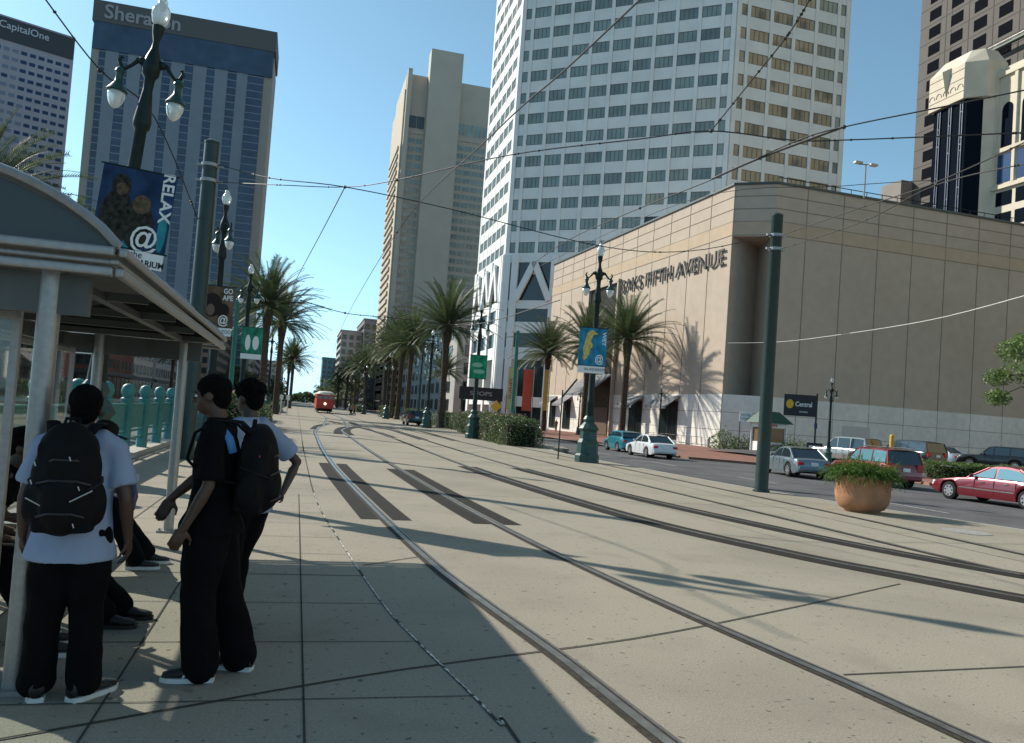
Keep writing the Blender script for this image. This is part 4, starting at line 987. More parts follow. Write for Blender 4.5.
wire('thick contact wire crossing the right sky toward the art deco building', [U(535, 262, 5.8), U(572, 238, 5.8), U(640, 208, 5.8), U(711, 180, 5.8), U(794, 142, 5.8), U(844, 127, 5.8), U(932, 109, 5.8), U(1045, 86, 5.8)], .009, (2, 5), blobs=3)
wire('short thick splice bar on the right contact wire', [U(712, 179, 5.8), U(760, 158, 5.8), U(843, 127, 5.8)], .018)
wire('upper feeder wire from the right-hand pole toward the upper right', [(13.2, 20.75, 7.45), U(860, 208, 6.9), U(932, 184, 6.6), U(1045, 133, 6.2)], .011, (2,), blobs=3)
wire('lower feeder wire from the right-hand pole toward the right edge', [(13.2, 20.75, 7.05), U(862, 222, 6.6), U(936, 185, 6.3), U(1045, 160, 6.0)], .010, (2,), blobs=6)
wire('thin stay wire rising from the left palms to the span wire', [U(345, 187, 6.6), U(320, 235, 6.6), U(293, 285, 6.6)], .012)
wire('thin wire over the gap between the left palms and the hotel', [U(300, 300, 6.4), U(345, 313, 6.4), U(395, 318, 6.4), U(470, 325, 6.3), U(560, 300, 6.2)], .02, (1, 2), blobs=6)
wire('pale thin cable low across the shaded store wall', [U(728, 343, 4.6), U(777, 342, 4.6), U(830, 336, 4.6), U(930, 320, 4.55), U(1045, 290, 4.5)], .006, (), m_white)
wire('thin wire from the store roof edge toward the right tower', [U(540, 266, 5.9), U(690, 200, 6.2), U(842, 186, 6.2), U(936, 180, 6.3)], .006)
wire('second trolley wire converging on the far streetcar', [UX_(400, 120, 4.6), UX_(372, 230, 3.6), UX_(345, 320, 2.6), UX_(326, 380, 2.2)], .008) if False else None
None if 1 else wire('small stay between the two trolley wires far down the street', [U(335, 296, 6.2), U(372, 313, 6.2), U(420, 322, 6.2)], .02)

# ------------------------------------------------------------------ bus shelter
t = thing('bus_shelter', 'aluminium bus shelter with arched roof and glass back at the left edge', 'bus shelter', (-1.35, 4.95, 0))
ox, oy = -1.35, 4.95
for (x, y) in ((-1.35, 4.95), (-1.35, 10.4), (-2.72, 4.95), (-2.27, 10.37)):
    mb = MB(); mb.tube([(x-ox, y-oy, 0.02), (x-ox, y-oy, 2.32)], .058, 20); mb.build('post', m_alu, t, smooth=True)
    mb = MB(); mb.box((x-ox, y-oy, .012), (.24, .2, .024)); 
    for a_ in (-.09, .09): mb.tube([(x-ox+a_, y-oy-.06, .02), (x-ox+a_, y-oy-.06, .05)], .012, 8)
    mb.build('foot_plate', m_alu, t)
X1, X0, Y0, Y1 = -1.0-ox, -3.0-ox, 4.8-oy, 11.3-oy
mb = MB()
for zc, hh, o in ((2.40, .05, .03), (2.345, .03, -.01), (2.29, .05, .02)):
    mb.box((X1+o, (Y0+Y1)/2, zc), (.05, Y1-Y0+.05, hh)); mb.box((X0-o, (Y0+Y1)/2, zc), (.05, Y1-Y0+.05, hh))
    mb.box(((X0+X1)/2, Y0-o, zc), (X1-X0-.02, .05, hh)); mb.box(((X0+X1)/2, Y1+o, zc), (X1-X0-.02, .05, hh))
mb.build('roof_fascia', m_alu, t, bevel=.012)
def arch(k, n=22): 
    f_ = k/n; x = X0+(X1-X0)*f_; return x, 2.42+.40*(1-(2*f_-1)**2)**.85
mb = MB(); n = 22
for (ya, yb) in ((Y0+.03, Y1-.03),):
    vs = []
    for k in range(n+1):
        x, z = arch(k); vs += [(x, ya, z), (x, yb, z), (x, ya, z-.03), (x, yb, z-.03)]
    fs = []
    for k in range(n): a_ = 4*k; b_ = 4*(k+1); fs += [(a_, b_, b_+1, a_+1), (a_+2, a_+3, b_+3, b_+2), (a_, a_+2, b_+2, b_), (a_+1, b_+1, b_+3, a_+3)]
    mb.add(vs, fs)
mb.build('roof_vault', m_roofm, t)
for y in (Y0, (Y0+Y1)/2, Y1):
    mb = MB(); mb.tube([(arch(k)[0], y, arch(k)[1]+.015) for k in range(n+1)], (.028), 8); mb.build('roof_rib', m_alu, t, smooth=True)
for y in (Y0+.04, Y1-.04):
    mb = MB(); vs = [(arch(k)[0], y, arch(k)[1]-.02) for k in range(n+1)]+[(X1, y, 2.42), (X0, y, 2.42)]; mb.add(vs, [tuple(range(len(vs)))]); 
    mb.add([(v[0], v[1]+.01, v[2]) for v in vs], [tuple(range(len(vs)-1, -1, -1))]); mb.build('end_panel', m_roofp, t)
mb = MB()
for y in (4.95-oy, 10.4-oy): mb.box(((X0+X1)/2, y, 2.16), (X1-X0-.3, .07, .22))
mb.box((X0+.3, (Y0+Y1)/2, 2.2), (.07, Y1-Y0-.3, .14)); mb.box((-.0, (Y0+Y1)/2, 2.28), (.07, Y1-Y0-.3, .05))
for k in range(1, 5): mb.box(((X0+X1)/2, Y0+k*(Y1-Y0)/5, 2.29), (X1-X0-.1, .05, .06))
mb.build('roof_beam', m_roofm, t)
# glass screens with frames
def screen(p, q, z0=.25, z1=2.05, fr=.045):
    p = Vector((p[0]-ox, p[1]-oy, 0)); q = Vector((q[0]-ox, q[1]-oy, 0))
    mb = MB()
    mb.bar(p+Vector((0, 0, z0)), q+Vector((0, 0, z0)), fr, fr); mb.bar(p+Vector((0, 0, z1)), q+Vector((0, 0, z1)), fr, fr)
    for r_ in (p, q): mb.box(r_+Vector((0, 0, (z1+.0)/2+.03)), (fr, fr, z1+.02))
    f_ = mb.build('screen_frame', m_alu, t)
    mb = MB(); mb.bar(p+Vector((0, 0, (z0+z1)/2)), q+Vector((0, 0, (z0+z1)/2)), .01, z1-z0-.04); mb.build('glass', m_glass, f_)
screen((-2.55, 5.1), (-2.62, 7.4)); screen((-2.62, 7.5), (-2.5, 10.2)); screen((-1.62, 5.35), (-2.5, 5.2))
mb = MB(); mb.box((-2.2-ox, 7.6-oy, .47), (.38, 3.4, .05))
for y in (6.1, 7.6, 9.1): mb.box((-2.2-ox, y-oy, .23), (.3, .06, .44))
mb.build('bench', m_alu, t)

# teal railing
t = thing('railing', 'teal railing with ball-topped posts behind the bus shelter', 'railing', (-3.95, 12, 0))
for k in range(8):
    mb = MB(); y = k*2.35; mb.lathe([(.17, 0), (.17, .06), (.14, .1), (.14, 1.5), (.16, 1.53), (.16, 1.57), (.11, 1.6), (.14, 1.66), (.165, 1.76), (.13, 1.88), (.06, 1.93), (.005, 1.94)], (0, y, -.15), 14); mb.build('post', m_teal, t, smooth=True)
mb = MB()
for z in (.42, .62, 1.28): mb.tube([(0, 0, z), (0, 16.4, z)], .035, 8)
mb.build('rail', m_teal, t)
mb = MB(); mb.box((0, 8.2, .97), (.02, 16.2, .58)); mb.build('panel', m_teal, t)
g = MB(); g.box((-3.95, 21, .06), (.5, 20, .12)); struct(g.build('railing_kerb', m_kerb))

# ------------------------------------------------------------------ planter
t = thing('planter', 'big round terracotta planter with feathery green plants spilling over its rim', 'planter', (13.05, 16.4, 0)); t.scale = (.93, .93, .98)
mb = MB(); mb.lathe([(.40, 0), (.42, .04), (.54, .1), (.63, .24), (.66, .42), (.66, .76), (.68, .80), (.68, .86), (.62, .87), (.60, .78), (.2, .76)], n=36)
mb.build('pot', mat('terracotta', (.34, .175, .095), .7, nscale=3, namt=.2, bump=.15, bscale=30), t, smooth=True)
mb = MB(); r = random.Random(4)
for k in range(1000):
    a_ = r.uniform(0, 2*PI); q = .62*math.sqrt(r.random()); p = Vector((q*math.cos(a_), q*math.sin(a_), .80)); o = Vector((math.cos(a_), math.sin(a_), 0))
    v = o*r.uniform(.2, .8)*(q/.5)+Vector((r.gauss(0, .25), r.gauss(0, .25), r.uniform(.5, 1.1))); v.normalize(); ln = r.uniform(.25, .62); nn = 9; hang = r.random() < .35
    for j in range(nn):
        p2 = p+v*ln/nn; v = (v+Vector((0, 0, -.17 if not hang else -.30))).normalized()
        for s_ in range(3):
            dr = (v+Vector((r.gauss(0, .7), r.gauss(0, .7), r.gauss(0, .5)))).normalized(); tip = p2+dr*.07; sdv = dr.cross(Vector((0, 0, 1))).normalized()*.009
            mb.add([p2-sdv, p2+sdv, tip], [(0, 1, 2)])
        sv = v.cross(Vector((0, 1, .3))).normalized()*.006; mb.add([p-sv, p+sv, p2], [(0, 1, 2)]); p = p2
mb.build('foliage', leafmat('fern_leaf', (.09, .17, .03), .45, .35), t)
mb = MB(); mb.lathe([(.0, .76), (.58, .76), (.5, .84), (0, 1.0)], n=20); mb.build('soil', m_core, t)

# ------------------------------------------------------------------ cars
m_tyre = mat('tyre', (.02, .02, .02), .85); m_rim = mat('rim', (.45, .45, .46), .3, metal=.8); m_cglass = mat('car_glass', (.015, .025, .03), .04, spec=1.0)
m_cglass2 = mat('car_glass_pale', (.10, .22, .26), .04, spec=1.0)
m_tail = mat('tail_lamp', (.45, .02, .015), .2); m_head = mat('head_lamp', (.7, .7, .72), .1); m_chrome = mat('chrome', (.6, .6, .6), .15, metal=1); m_under = mat('car_underside', (.012, .012, .012), .9)
def car(label, loc, heading, paint, L=4.7, W=1.8, H=1.43, kind='sedan', glass=None, group='parked and waiting cars', trim=None, lowpaint=None, rr=.33, rack=False):
    glass = glass or m_cglass
    t = thing('car', label, 'car', (loc[0], loc[1], loc[2]), heading, group); hl = L/2; wf = hl-.92; wr_ = -hl+.98; hw = W/2
    suv = kind in ('suv', 'van')
    belt = .95 if kind == 'sedan' else (1.08 if kind == 'suv' else 1.08); zb = .22 if not suv else .32
    # local +Y is forward
    def deck(y):     # top of lower body
        f_ = y/hl
        if kind == 'sedan':
            pts = [(-1, .62), (-.97, .86), (-.86, .93), (-.5, belt+.0), (.0, belt), (.30, belt-.02), (.55, .86), (.85, .74), (.96, .66), (1, .50)]
        elif kind == 'hatch': pts = [(-1, .7), (-.96, .95), (-.8, belt), (.3, belt), (.5, .9), (.85, .78), (.97, .66), (1, .5)]
        elif kind == 'van': pts = [(-1, .8), (-.98, belt), (.5, belt), (.6, 1.0), (.9, .86), (.98, .72), (1, .5)]
        else: pts = [(-1, .8), (-.98, belt), (.3, belt), (.42, 1.03), (.85, .96), (.96, .86), (1, .6)]
        for (a_, za), (b_, zb_) in zip(pts, pts[1:]):
            if a_ <= f_ <= b_: return za+(zb_-za)*(f_-a_)/(b_-a_)
        return .5
    ys = sorted(set([round(-hl+L*k/46, 3) for k in range(47)]+[round(wy+(rr+.07)*math.cos(a_*PI/12), 3) for wy in (wf, wr_) for a_ in range(13)]))
    mb = MB(); rings = []
    for y in ys:
        f_ = abs(y)/hl; ww = hw*(1-.13*max(0, (f_-.72)/.28)**2.2); z0 = zb+(.12*max(0, (f_-.85)/.15))
        arch_ = z0
        for wy in (wf, wr_):
            dd = (rr+.07)**2-(y-wy)**2
            if dd > 0: arch_ = max(arch_, rr+math.sqrt(dd))
        zt = deck(y); arch_ = min(arch_, zt-.12); mid = arch_+(zt-arch_)*.45
        half = [(ww*.70, z0 if arch_ == z0 else arch_), (ww*.97, arch_+.0), (ww, arch_+(mid-arch_)*.4), (ww*1.005, mid), (ww*.985, zt-.10), (ww*.95, zt-.03), (ww*.86, zt), (ww*.4, zt+.025), (0, zt+.03)]
        rings.append([(x, y, z) for x, z in half]+[(-x, y, z) for x, z in half[-2::-1]])
    nr = len(rings[0]); vs = [v for r_ in rings for v in r_]
    fs = [(i*nr+k, (i+1)*nr+k, (i+1)*nr+k+1, i*nr+k+1) for i in range(len(ys)-1) for k in range(nr-1)]
    fs += [tuple(range(nr)), tuple((len(ys)-1)*nr+k for k in range(nr-1, -1, -1))]
    mb.add(vs, fs); body = mb.build('body', paint, t, smooth=True)
    mb = MB(); mb.box((0, 0, zb+.11), (W*.74, L*.9, .16)); mb.box((0, 0, .5), (W*.70, L*.86, .5)); mb.build('underbody', m_under, t)
    # greenhouse profile (y,z) : lower front, upper front, upper rear, lower rear
    if kind == 'sedan': prof = [(hl*.34, belt-.03), (hl*.02, H-.07), (-hl*.08, H-.01), (-hl*.28, H), (-hl*.46, H-.06), (-hl*.80, belt-.02)]
    elif kind == 'hatch': prof = [(hl*.40, belt-.03), (hl*.08, H-.05), (-hl*.1, H), (-hl*.6, H-.04), (-hl*.72, H-.1), (-hl*.93, belt)]
    elif kind == 'van': prof = [(hl*.62, belt-.05), (hl*.26, H-.08), (hl*.1, H), (-hl*.7, H), (-hl*.88, H-.07), (-hl*.97, belt)]
    else: prof = [(hl*.36, belt-.03), (hl*.12, H-.07), (0, H), (-hl*.7, H), (-hl*.88, H-.05), (-hl*.97, belt)]
    wb = hw*.93; wt_ = hw*(.76 if not suv else .82)
    def wz(z): return wb+(wt_-wb)*((z-belt)/(H-belt))
    Pp = [(y, z) for y, z in prof]; top = Pp[1:5]
    mb = MB()   # roof
    secs = []
    for y, z in top: w_ = wz(z); secs.append([(-w_, y, z-.04), (-w_*.93, y, z), (-w_*.5, y, z+.02), (0, y, z+.03), (w_*.5, y, z+.02), (w_*.93, y, z), (w_, y, z-.04)])
    vs = [v for s_ in secs for v in s_]; mb.add(vs, [(i*7+k, i*7+k+1, (i+1)*7+k+1, (i+1)*7+k) for i in range(3) for k in range(6)])
    mb.build('roof', paint, t, smooth=True)
    def edge(y, z, s_): return Vector((s_*wz(z), y, z-.02))
    g0, g1, g4, g5 = Pp[0], Pp[1], Pp[4], Pp[5]
    mb = MB(); mb.quad(edge(*g0, -1), edge(*g0, 1), edge(*g1, 1), edge(*g1, -1)); mb.build('windscreen', glass, t)
    mb = MB(); mb.quad(edge(*g5, 1), edge(*g5, -1), edge(*g4, -1), edge(*g4, 1)); mb.build('rear_window', m_cglass, t)
    # side windows
    def topz(y):
        for (a_, za), (b_, zb_) in zip(Pp, Pp[1:]):
            if b_ <= y <= a_: return za+(zb_-za)*(y-a_)/(b_-a_)
        return belt
    if kind == 'sedan': cuts = [g0[0]-.14, 0.02*hl-.35, -hl*.60]
    elif kind == 'hatch': cuts = [g0[0]-.14, -.15, -hl*.78]
    elif kind == 'van': cuts = [g0[0]-.2, .35, -hl*.28, -hl*.90]
    else: cuts = [g0[0]-.15, -.05, -hl*.44, -hl*.88]
    for s_ in (-1, 1):
        pil = MB()
        for ca, cb in zip(cuts, cuts[1:]):
            ya, yb = ca-.045, cb+.045; N = 8
            bot = [(ya+(yb-ya)*k/N) for k in range(N+1)]; mb = MB(); vs = []
            for y in bot:
                zt = max(belt+.03, topz(y)-.085); vs += [(s_*(wz(belt)+.004), y, belt+.01), (s_*(wz(zt)+.004), y, zt)]
            mb.add(vs, [((2*k, 2*k+2, 2*k+3, 2*k+1) if s_ > 0 else (2*k, 2*k+1, 2*k+3, 2*k+2)) for k in range(N)]); mb.build('side_window', glass, t)
        # painted side skin behind windows
        N = 16; vs = []
        for k in range(N+1):
            y = g0[0]+(g5[0]-g0[0])*k/N; zt = topz(y)-.02; vs += [(s_*wz(belt), y, belt-.06), (s_*wz(max(zt, belt)), y, max(zt, belt-.02))]
        pil.add(vs, [((2*k, 2*k+2, 2*k+3, 2*k+1) if s_ > 0 else (2*k, 2*k+1, 2*k+3, 2*k+2)) for k in range(N)])
        pil.tube([edge(*g0, s_), edge(*g1, s_)], .035, 6); pil.tube([edge(*g5, s_), edge(*g4, s_)], .05, 6)
        pil.build('pillars', paint, t, smooth=True)
    for wy in (wf, wr_):
        for s_ in (-1, 1):
            wh = MB(); x = s_*(hw-.12)
            wh.tube([(x-s_*.10, wy, rr), (x-s_*.09, wy, rr), (x+s_*.09, wy, rr), (x+s_*.11, wy, rr)], [rr*.9, rr, rr, rr*.92], 26); wo = wh.build('wheel', m_tyre, t, smooth=True)
            rm = MB(); rm.tube([(x+s_*.10, wy, rr), (x+s_*.118, wy, rr)], [rr*.66, rr*.64], 22); rm.slot(1)
            for k in range(7):
                a_ = k*2*PI/7+.3; c_ = Vector((x+s_*.12, wy+rr*.47*math.cos(a_), rr+rr*.47*math.sin(a_))); rm.box(c_, (.012, rr*.16, rr*.16), mtx=Matrix.Rotation(a_, 3, 'X'))
            rm.build('rim', [m_rim, m_under], wo)
    for s_ in (-1, 1):
        zl = deck(-hl*.96)-.16
        mb = MB(); mb.box((s_*hw*.74, -hl+.045, zl), (hw*.34, .12, .15 if not suv else .34)); mb.build('tail_light', m_tail, t, bevel=.03)
        mb = MB(); mb.box((s_*hw*.70, hl-.10, .60 if not suv else .74), (hw*.36, .12, .13)); mb.build('headlight', m_head, t, bevel=.03)
        mb = MB(); mb.ell((s_*(hw+.06), g0[0]-.28, belt+.05), (.09, .06, .075), 10, 6); mb.build('side_mirror', paint, t)
        mb = MB()
        for yy_ in (cuts[0]-.55, cuts[1]-.5): mb.box((s_*(hw*1.0+.012), yy_, belt-.16), (.025, .16, .03))
        mb.build('door_handle', trim or paint, t)
        mb = MB()
        for yy_ in (g0[0]-.35, cuts[1], wr_+.42): mb.box((s_*(hw+.001), yy_, belt-.33), (.012, .012, .5))
        mb.build('door_seam', m_under, t)
        if trim:
            mb = MB(); mb.box((s_*(hw+.008), (wf+wr_)/2, .52), (.016, wf-wr_-.95, .045)); mb.build('side_trim', trim, t)
    for y, nm in ((-hl, 'rear_bumper'), (hl, 'front_bumper')):
        mb = MB(); sg = 1 if y > 0 else -1; mb.box((0, y-.05*sg, .46), (W*.86, .2, .22)); mb.build(nm, lowpaint or paint, t, bevel=.07)
        if trim:
            mb = MB(); mb.box((0, y+.055*sg, .50), (W*.82, .02, .04)); mb.build('bumper_trim', trim, t)
    mb = MB(); mb.box((0, -hl-.015, .70 if not suv else .82), (.34, .03, .16)); mb.build('licence_plate', m_white, t)
    if rack:
        mb = MB()
        for s_ in (-1, 1): mb.tube([(s_*wt_*.85, hl*.0, H+.07), (s_*wt_*.85, -hl*.78, H+.07)], .02, 6)
        mb.build('roof_rack', m_black, t)
    return t
def paint(n, c, metal=.3): return mat(n, c, .28, metal, coat=.8)
p_red = paint('dark_red_paint', (.15, .005, .014)); p_suv = paint('red_suv_paint', (.20, .014, .012)); p_sil = paint('grey_silver_paint', (.17, .21, .23), .5)
p_wht = paint('silver_white_paint', (.62, .63, .64), .1); p_teal = paint('teal_paint_car', (.02, .20, .26)); p_blk = paint('black_paint_car', (.008, .008, .009)); p_dur = paint('pewter_paint', (.30, .30, .29), .5)
p_dkb = paint('near_black_paint', (.015, .017, .02)); p_grn = paint('dark_green_paint', (.012, .03, .028))
car('dark red sedan with chrome trim at the right edge of the road', (25.25, 24.05, -.3), R(3), p_red, 5.15, 1.85, 1.42, glass=m_cglass2, trim=m_chrome, rr=.335)
car('red sport utility vehicle behind the terracotta planter', (26.2, 32.2, -.3), R(-5), p_suv, 4.6, 1.82, 1.70, 'suv', glass=m_cglass2, rack=True, rr=.36)
car('grey silver sedan behind the thick green pole', (24.1, 35.4, -.3), R(-10), p_sil, 4.5, 1.8, 1.45, rr=.33)
car('small white sedan parked by the store kerb', (21.8, 47.3, -.3), R(0), p_wht, 4.4, 1.73, 1.43, rr=.31)
car('teal compact car parked in front of the white sedan', (22.7, 53.9, -.3), R(0), p_teal, 3.9, 1.72, 1.48, 'hatch', rr=.31)
car('pewter grey sport utility vehicle behind the small lamp', (36.9, 48.4, .02), R(14), p_dur, 4.9, 1.9, 1.85, 'suv', rr=.38)
car('near black minivan behind the red sport utility vehicle', (42.4, 48.6, .16), R(4), p_dkb, 5.0, 1.95, 1.78, 'van', rr=.34)
car('small pale silver sedan between the minivan and the black crossover', (48.4, 52.6, .28), R(10), paint('pale_silver', (.32, .37, .42), .4), 4.4, 1.75, 1.42)
car('black crossover parked beyond the clipped island shrubs', (47.9, 46.5, .27), R(30), p_blk, 4.7, 1.88, 1.68, 'suv', rr=.36)
car('pale sedan cut off by the right edge behind the black crossover', (54.0, 49.5, .3), R(15), p_wht, 4.5, 1.78, 1.42)
car('dark green estate car stopped by the right-hand hedges on the tracks', (11.6, 82, 0), R(0), p_grn, 4.8, 1.8, 1.55, 'suv', rr=.34)
car('white car far off behind the hedges', (18.5, 108, -.3), 0, p_wht, 4.5, 1.78, 1.45)
car('pale car seen over the long hedge near the yellow sign', (19.5, 72, -.3), 0, p_wht, 4.5, 1.78, 1.45)
car('silver car beside the pale one over the long hedge', (22.5, 78, -.3), 0, p_sil, 4.5, 1.78, 1.45)
car('dark car behind the right-hand hedge by the store', (22, 88, -.3), 0, p_dkb, 4.5, 1.78, 1.5)
car('white van-like car seen through the shelter railing', (-14, 62, -.3), PI, p_wht, 4.8, 1.8, 1.6, 'suv')
car('blue car far off on the left roadway', (-9, 105, -.3), PI, paint('blue_paint', (.03, .08, .25)), 4.5, 1.78, 1.45)
car('dark car seen through the shelter glass', (-17, 46, -.3), PI, p_dkb, 4.6, 1.8, 1.5)

# ------------------------------------------------------------------ streetcar
t = thing('streetcar', 'red streetcar with pale roof and lit headlight coming down the tracks', 'streetcar', (4.25, 127, 0))
m_scr = mat('streetcar_red', (.42, .045, .02), .5, nscale=2, namt=.1); m_scy = mat('streetcar_cream', (.62, .58, .48), .6)
mb = MB(); mb.box((0, 7, 1.45), (2.6, 14, 1.5)); mb.box((0, 7, 2.75), (2.55, 13.9, .25)); 
for sx in (-1.2, -.42, .42, 1.2): mb.box((sx, .04, 2.35), (.12, .1, .9))
for k in range(15): 
    for sx in (-1.24, 1.24): mb.box((sx, .2+k*.97, 2.35), (.06, .12, .9))
mb.build('body', m_scr, t, bevel=.03)
mb = MB(); mb.box((0, 7, 2.38), (2.44, 13.7, .82)); mb.build('window_glass', m_cglass, t)
mb = MB(); mb.lathe([(1.4, 2.88), (1.42, 2.95), (1.2, 3.2), (.8, 3.35), (.2, 3.4)], (0, 1.3, 0), 16, 1, .95); mb.box((0, 7.5, 3.02), (2.7, 12.6, .28)); mb.box((0, 7.5, 3.25), (1.7, 11.5, .3)); mb.build('roof', m_scy, t, bevel=.05)
mb = MB(); mb.box((0, -.03, 2.93), (1.2, .1, .26)); mb.build('destination_board', m_scy, t)
mb = MB(); mb.ell((0, -.08, 1.45), (.17, .06, .17)); mb.build('headlight', mat('lit_headlight', (1, .9, .6), .3, emit=3), t)
mb = MB(); mb.box((0, 7, .55), (2.3, 12.6, .5)); mb.box((0, -.25, .5), (2.0, .5, .15)); mb.build('truck_frame', m_under, t)
mb = MB()
for y in (2, 3.8, 10, 11.8):
    for sx in (-.88, .88): mb.tube([(sx-.06, y, .34), (sx+.06, y, .34)], .33, 16)
mb.build('wheel', m_rail, t)
mb = MB(); mb.tube([(0, 9, 3.4), (0, 14.5, 5.7)], .03, 6); mb.build('trolley_arm', m_black, t)

# ------------------------------------------------------------------ booth and signs by the store
t = thing('ticket_booth', 'small white kiosk with dark green hipped roof by the store corner', 'kiosk', (42.2, 66.2, -.15), R(8))
mb = MB(); 
for sx in (-1, 1):
    for sy in (-1, 1): mb.box((sx*1.15, sy*1.0, 1.4), (.14, .14, 2.8))
mb.box((0, 0, .55), (2.2, 1.9, 1.1)); mb.box((0, 0, 2.65), (2.44, 2.2, .35)); mb.build('cabin', m_white, t)
mb = MB(); mb.box((0, 0, 1.75), (2.1, 1.8, 1.3)); mb.build('window', mat('kiosk_window', (.16, .11, .06), .2), t)
mb = MB(); vs = [(-1.6, -1.5, 2.83), (1.6, -1.5, 2.83), (1.6, 1.5, 2.83), (-1.6, 1.5, 2.83), (-.8, -.4, 3.9), (.8, -.4, 3.9), (.8, .4, 3.9), (-.8, .4, 3.9)]
mb.add(vs, [(3, 2, 1, 0), (0, 1, 5, 4), (1, 2, 6, 5), (2, 3, 7, 6), (3, 0, 4, 7), (4, 5, 6, 7)]); mb.build('roof', mat('roof_green', (.01, .06, .04), .6), t)
m_redl = mat('red_letters', (.5, .02, .02), .6)
text_obj('lettering', 'Tours', .42, (-.5, -1.13, 2.66), (1, 0, 0), (0, 0, 1), m_redl, t, .004, bevel=.01); text_obj('lettering', 'TOURS', .34, (-.4, -.97, .8), (1, 0, 0), (0, 0, 1), m_redl, t, .004)
t = thing('black_sign', 'tall black parking sign with yellow disc on a black post', 'sign', (45.3, 66.2, -.15), R(-25)); t.scale = (.8, .8, 1.0)
mb = MB(); mb.tube([(1.9, 0, 0), (1.9, 0, 5.9)], .11, 8); mb.build('post', m_black, t)
mb = MB(); mb.box((0.05, -.02, 4.7), (3.6, .12, 2.0)); mb.build('board', m_black, t)
mb = MB(); disc(mb, (-1.1, 4.8), .42, .42, -.09); mb.build('emblem', mat('sign_yellow', (.70, .38, .02), .6), t)
text_obj('lettering', 'Central', .62, (.45, -.095, 4.8), (1, 0, 0), (0, 0, 1), m_white, t, .004, bevel=.01); text_obj('lettering', 'PARKING', .22, (.45, -.095, 4.1), (1, 0, 0), (0, 0, 1), m_white, t, .004)
mb = MB(); mb.box((1.9, -.12, 2.9), (.35, .04, .5)); mb.build('plate', mat('sign_blue', (.03, .05, .15), .6), t)
t = thing('white_sign', 'small white sign board on two posts by the store corner', 'sign', (40.6, 67.6, -.15), R(-20))
mb = MB(); mb.box((0, 0, 3.3), (1.15, .05, .95)); mb.build('board', m_white, t)
text_obj('lettering', 'HOTEL', .3, (0, -.035, 3.45), (1, 0, 0), (0, 0, 1), m_tealp, t, .004); text_obj('lettering', 'GARAGE', .26, (0, -.035, 3.1), (1, 0, 0), (0, 0, 1), m_tealp, t, .004)
mb = MB()
for sx in (-.5, .5): mb.tube([(sx, .04, 0), (sx, .04, 2.9)], .05, 6)
mb.build('post', m_black, t)
t = thing('notice_board', 'small black framed notice board low beside the kiosk', 'sign', (43.3, 60.8, -.15), R(-20))
mb = MB(); mb.box((0, 0, .9), (1.3, .12, .9)); mb.tube([(-.5, 0, 0), (-.5, 0, .5)], .05, 6); mb.tube([(.5, 0, 0), (.5, 0, .5)], .05, 6); mb.build('frame', m_black, t)
mb = MB(); mb.box((0, -.065, 1.0), (1.0, .02, .22)); mb.build('panel', m_white, t)
for i, (x, y, lab) in enumerate(((38.6, 45.9, 'yellow bollard post behind the red sport utility vehicle'),)):
    mb = MB(); mb.tube([(0, 0, 0), (0, 0, 2.2)], .14, 10); mb.ell((0, 0, 2.2), (.14, .14, .1)); tag(mb.build('bollard', mat('bollard_yellow', (.6, .33, .04), .6), loc=(x, y, -.05)), lab, 'bollard')
t = thing('warning_sign', 'yellow diamond warning sign above the long hedge', 'sign', (16.9, 69, -.3))
mb = MB(); mb.box((0, 0, 2.7), (.75, .03, .75), mtx=Matrix.Rotation(PI/4, 3, 'Y')); mb.build('board', mat('warn_yellow', (.75, .36, .02), .6), t)
mb = MB(); mb.tube([(0, .04, 0), (0, .04, 2.6)], .04, 6); mb.build('post', m_alu, t)
t = thing('shop_sign', 'black shop sign board at the foot of the white tower', 'sign', (30.5, 136, -.15), R(-10))
mb = MB(); mb.box((0, 0, 5.2), (7.5, .4, 2.2)); mb.build('board', m_black, t); text_obj('lettering', 'SHOPS', 1.0, (0, -.22, 5.2), (1, 0, 0), (0, 0, 1), mat('sign_grey2', (.4, .4, .4), .6), t, .01, xs=1.3)
mb = MB(); mb.tube([(-3.2, 0, 0), (-3.2, 0, 4.2)], .2, 8); mb.tube([(3.2, 0, 0), (3.2, 0, 4.2)], .2, 8); mb.build('post', m_black, t)
t = thing('fire_hydrant', 'small grey bollard-like hydrant at the foot of the store wall', 'hydrant', (41.6, 76.2, -.15))
mb = MB(); mb.lathe([(.22, 0), (.22, .1), (.15, .12), (.15, .7), (.2, .74), (.16, .9), (.05, 1.0)], n=10); mb.build('barrel', m_kerb, t)
t = thing('hydrant_like_post', 'teal slanted bracket beside the big lamp post base', 'bracket', (10.85, 31.0, 0)) if False else None
mb = MB(); mb.tube([(0, 0, 0), (0, 0, 2.9)], .03, 6); mb.tube([(0, 0, 2.6), (.6, 0, 3.4)], .04, 6); tag(mb.build('sign_bracket', m_green, loc=(10.7, 32.2, 0)), 'thin upright rod with a slanted arm left of the big lamp base', 'bracket')
for i, x in enumerate((-1.6, -.9)):
    mb = MB(); mb.box((0, 0, 1.1), (.12, .12, 2.2)); mb.box((0, -.02, 1.9), (.4, .04, .5)); tag(mb.build('white_sign_post', m_white, loc=(x, 92, 0)), ['left white sign post at the far end of the left hedges', 'right white sign post at the far end of the left hedges'][i], 'sign post')
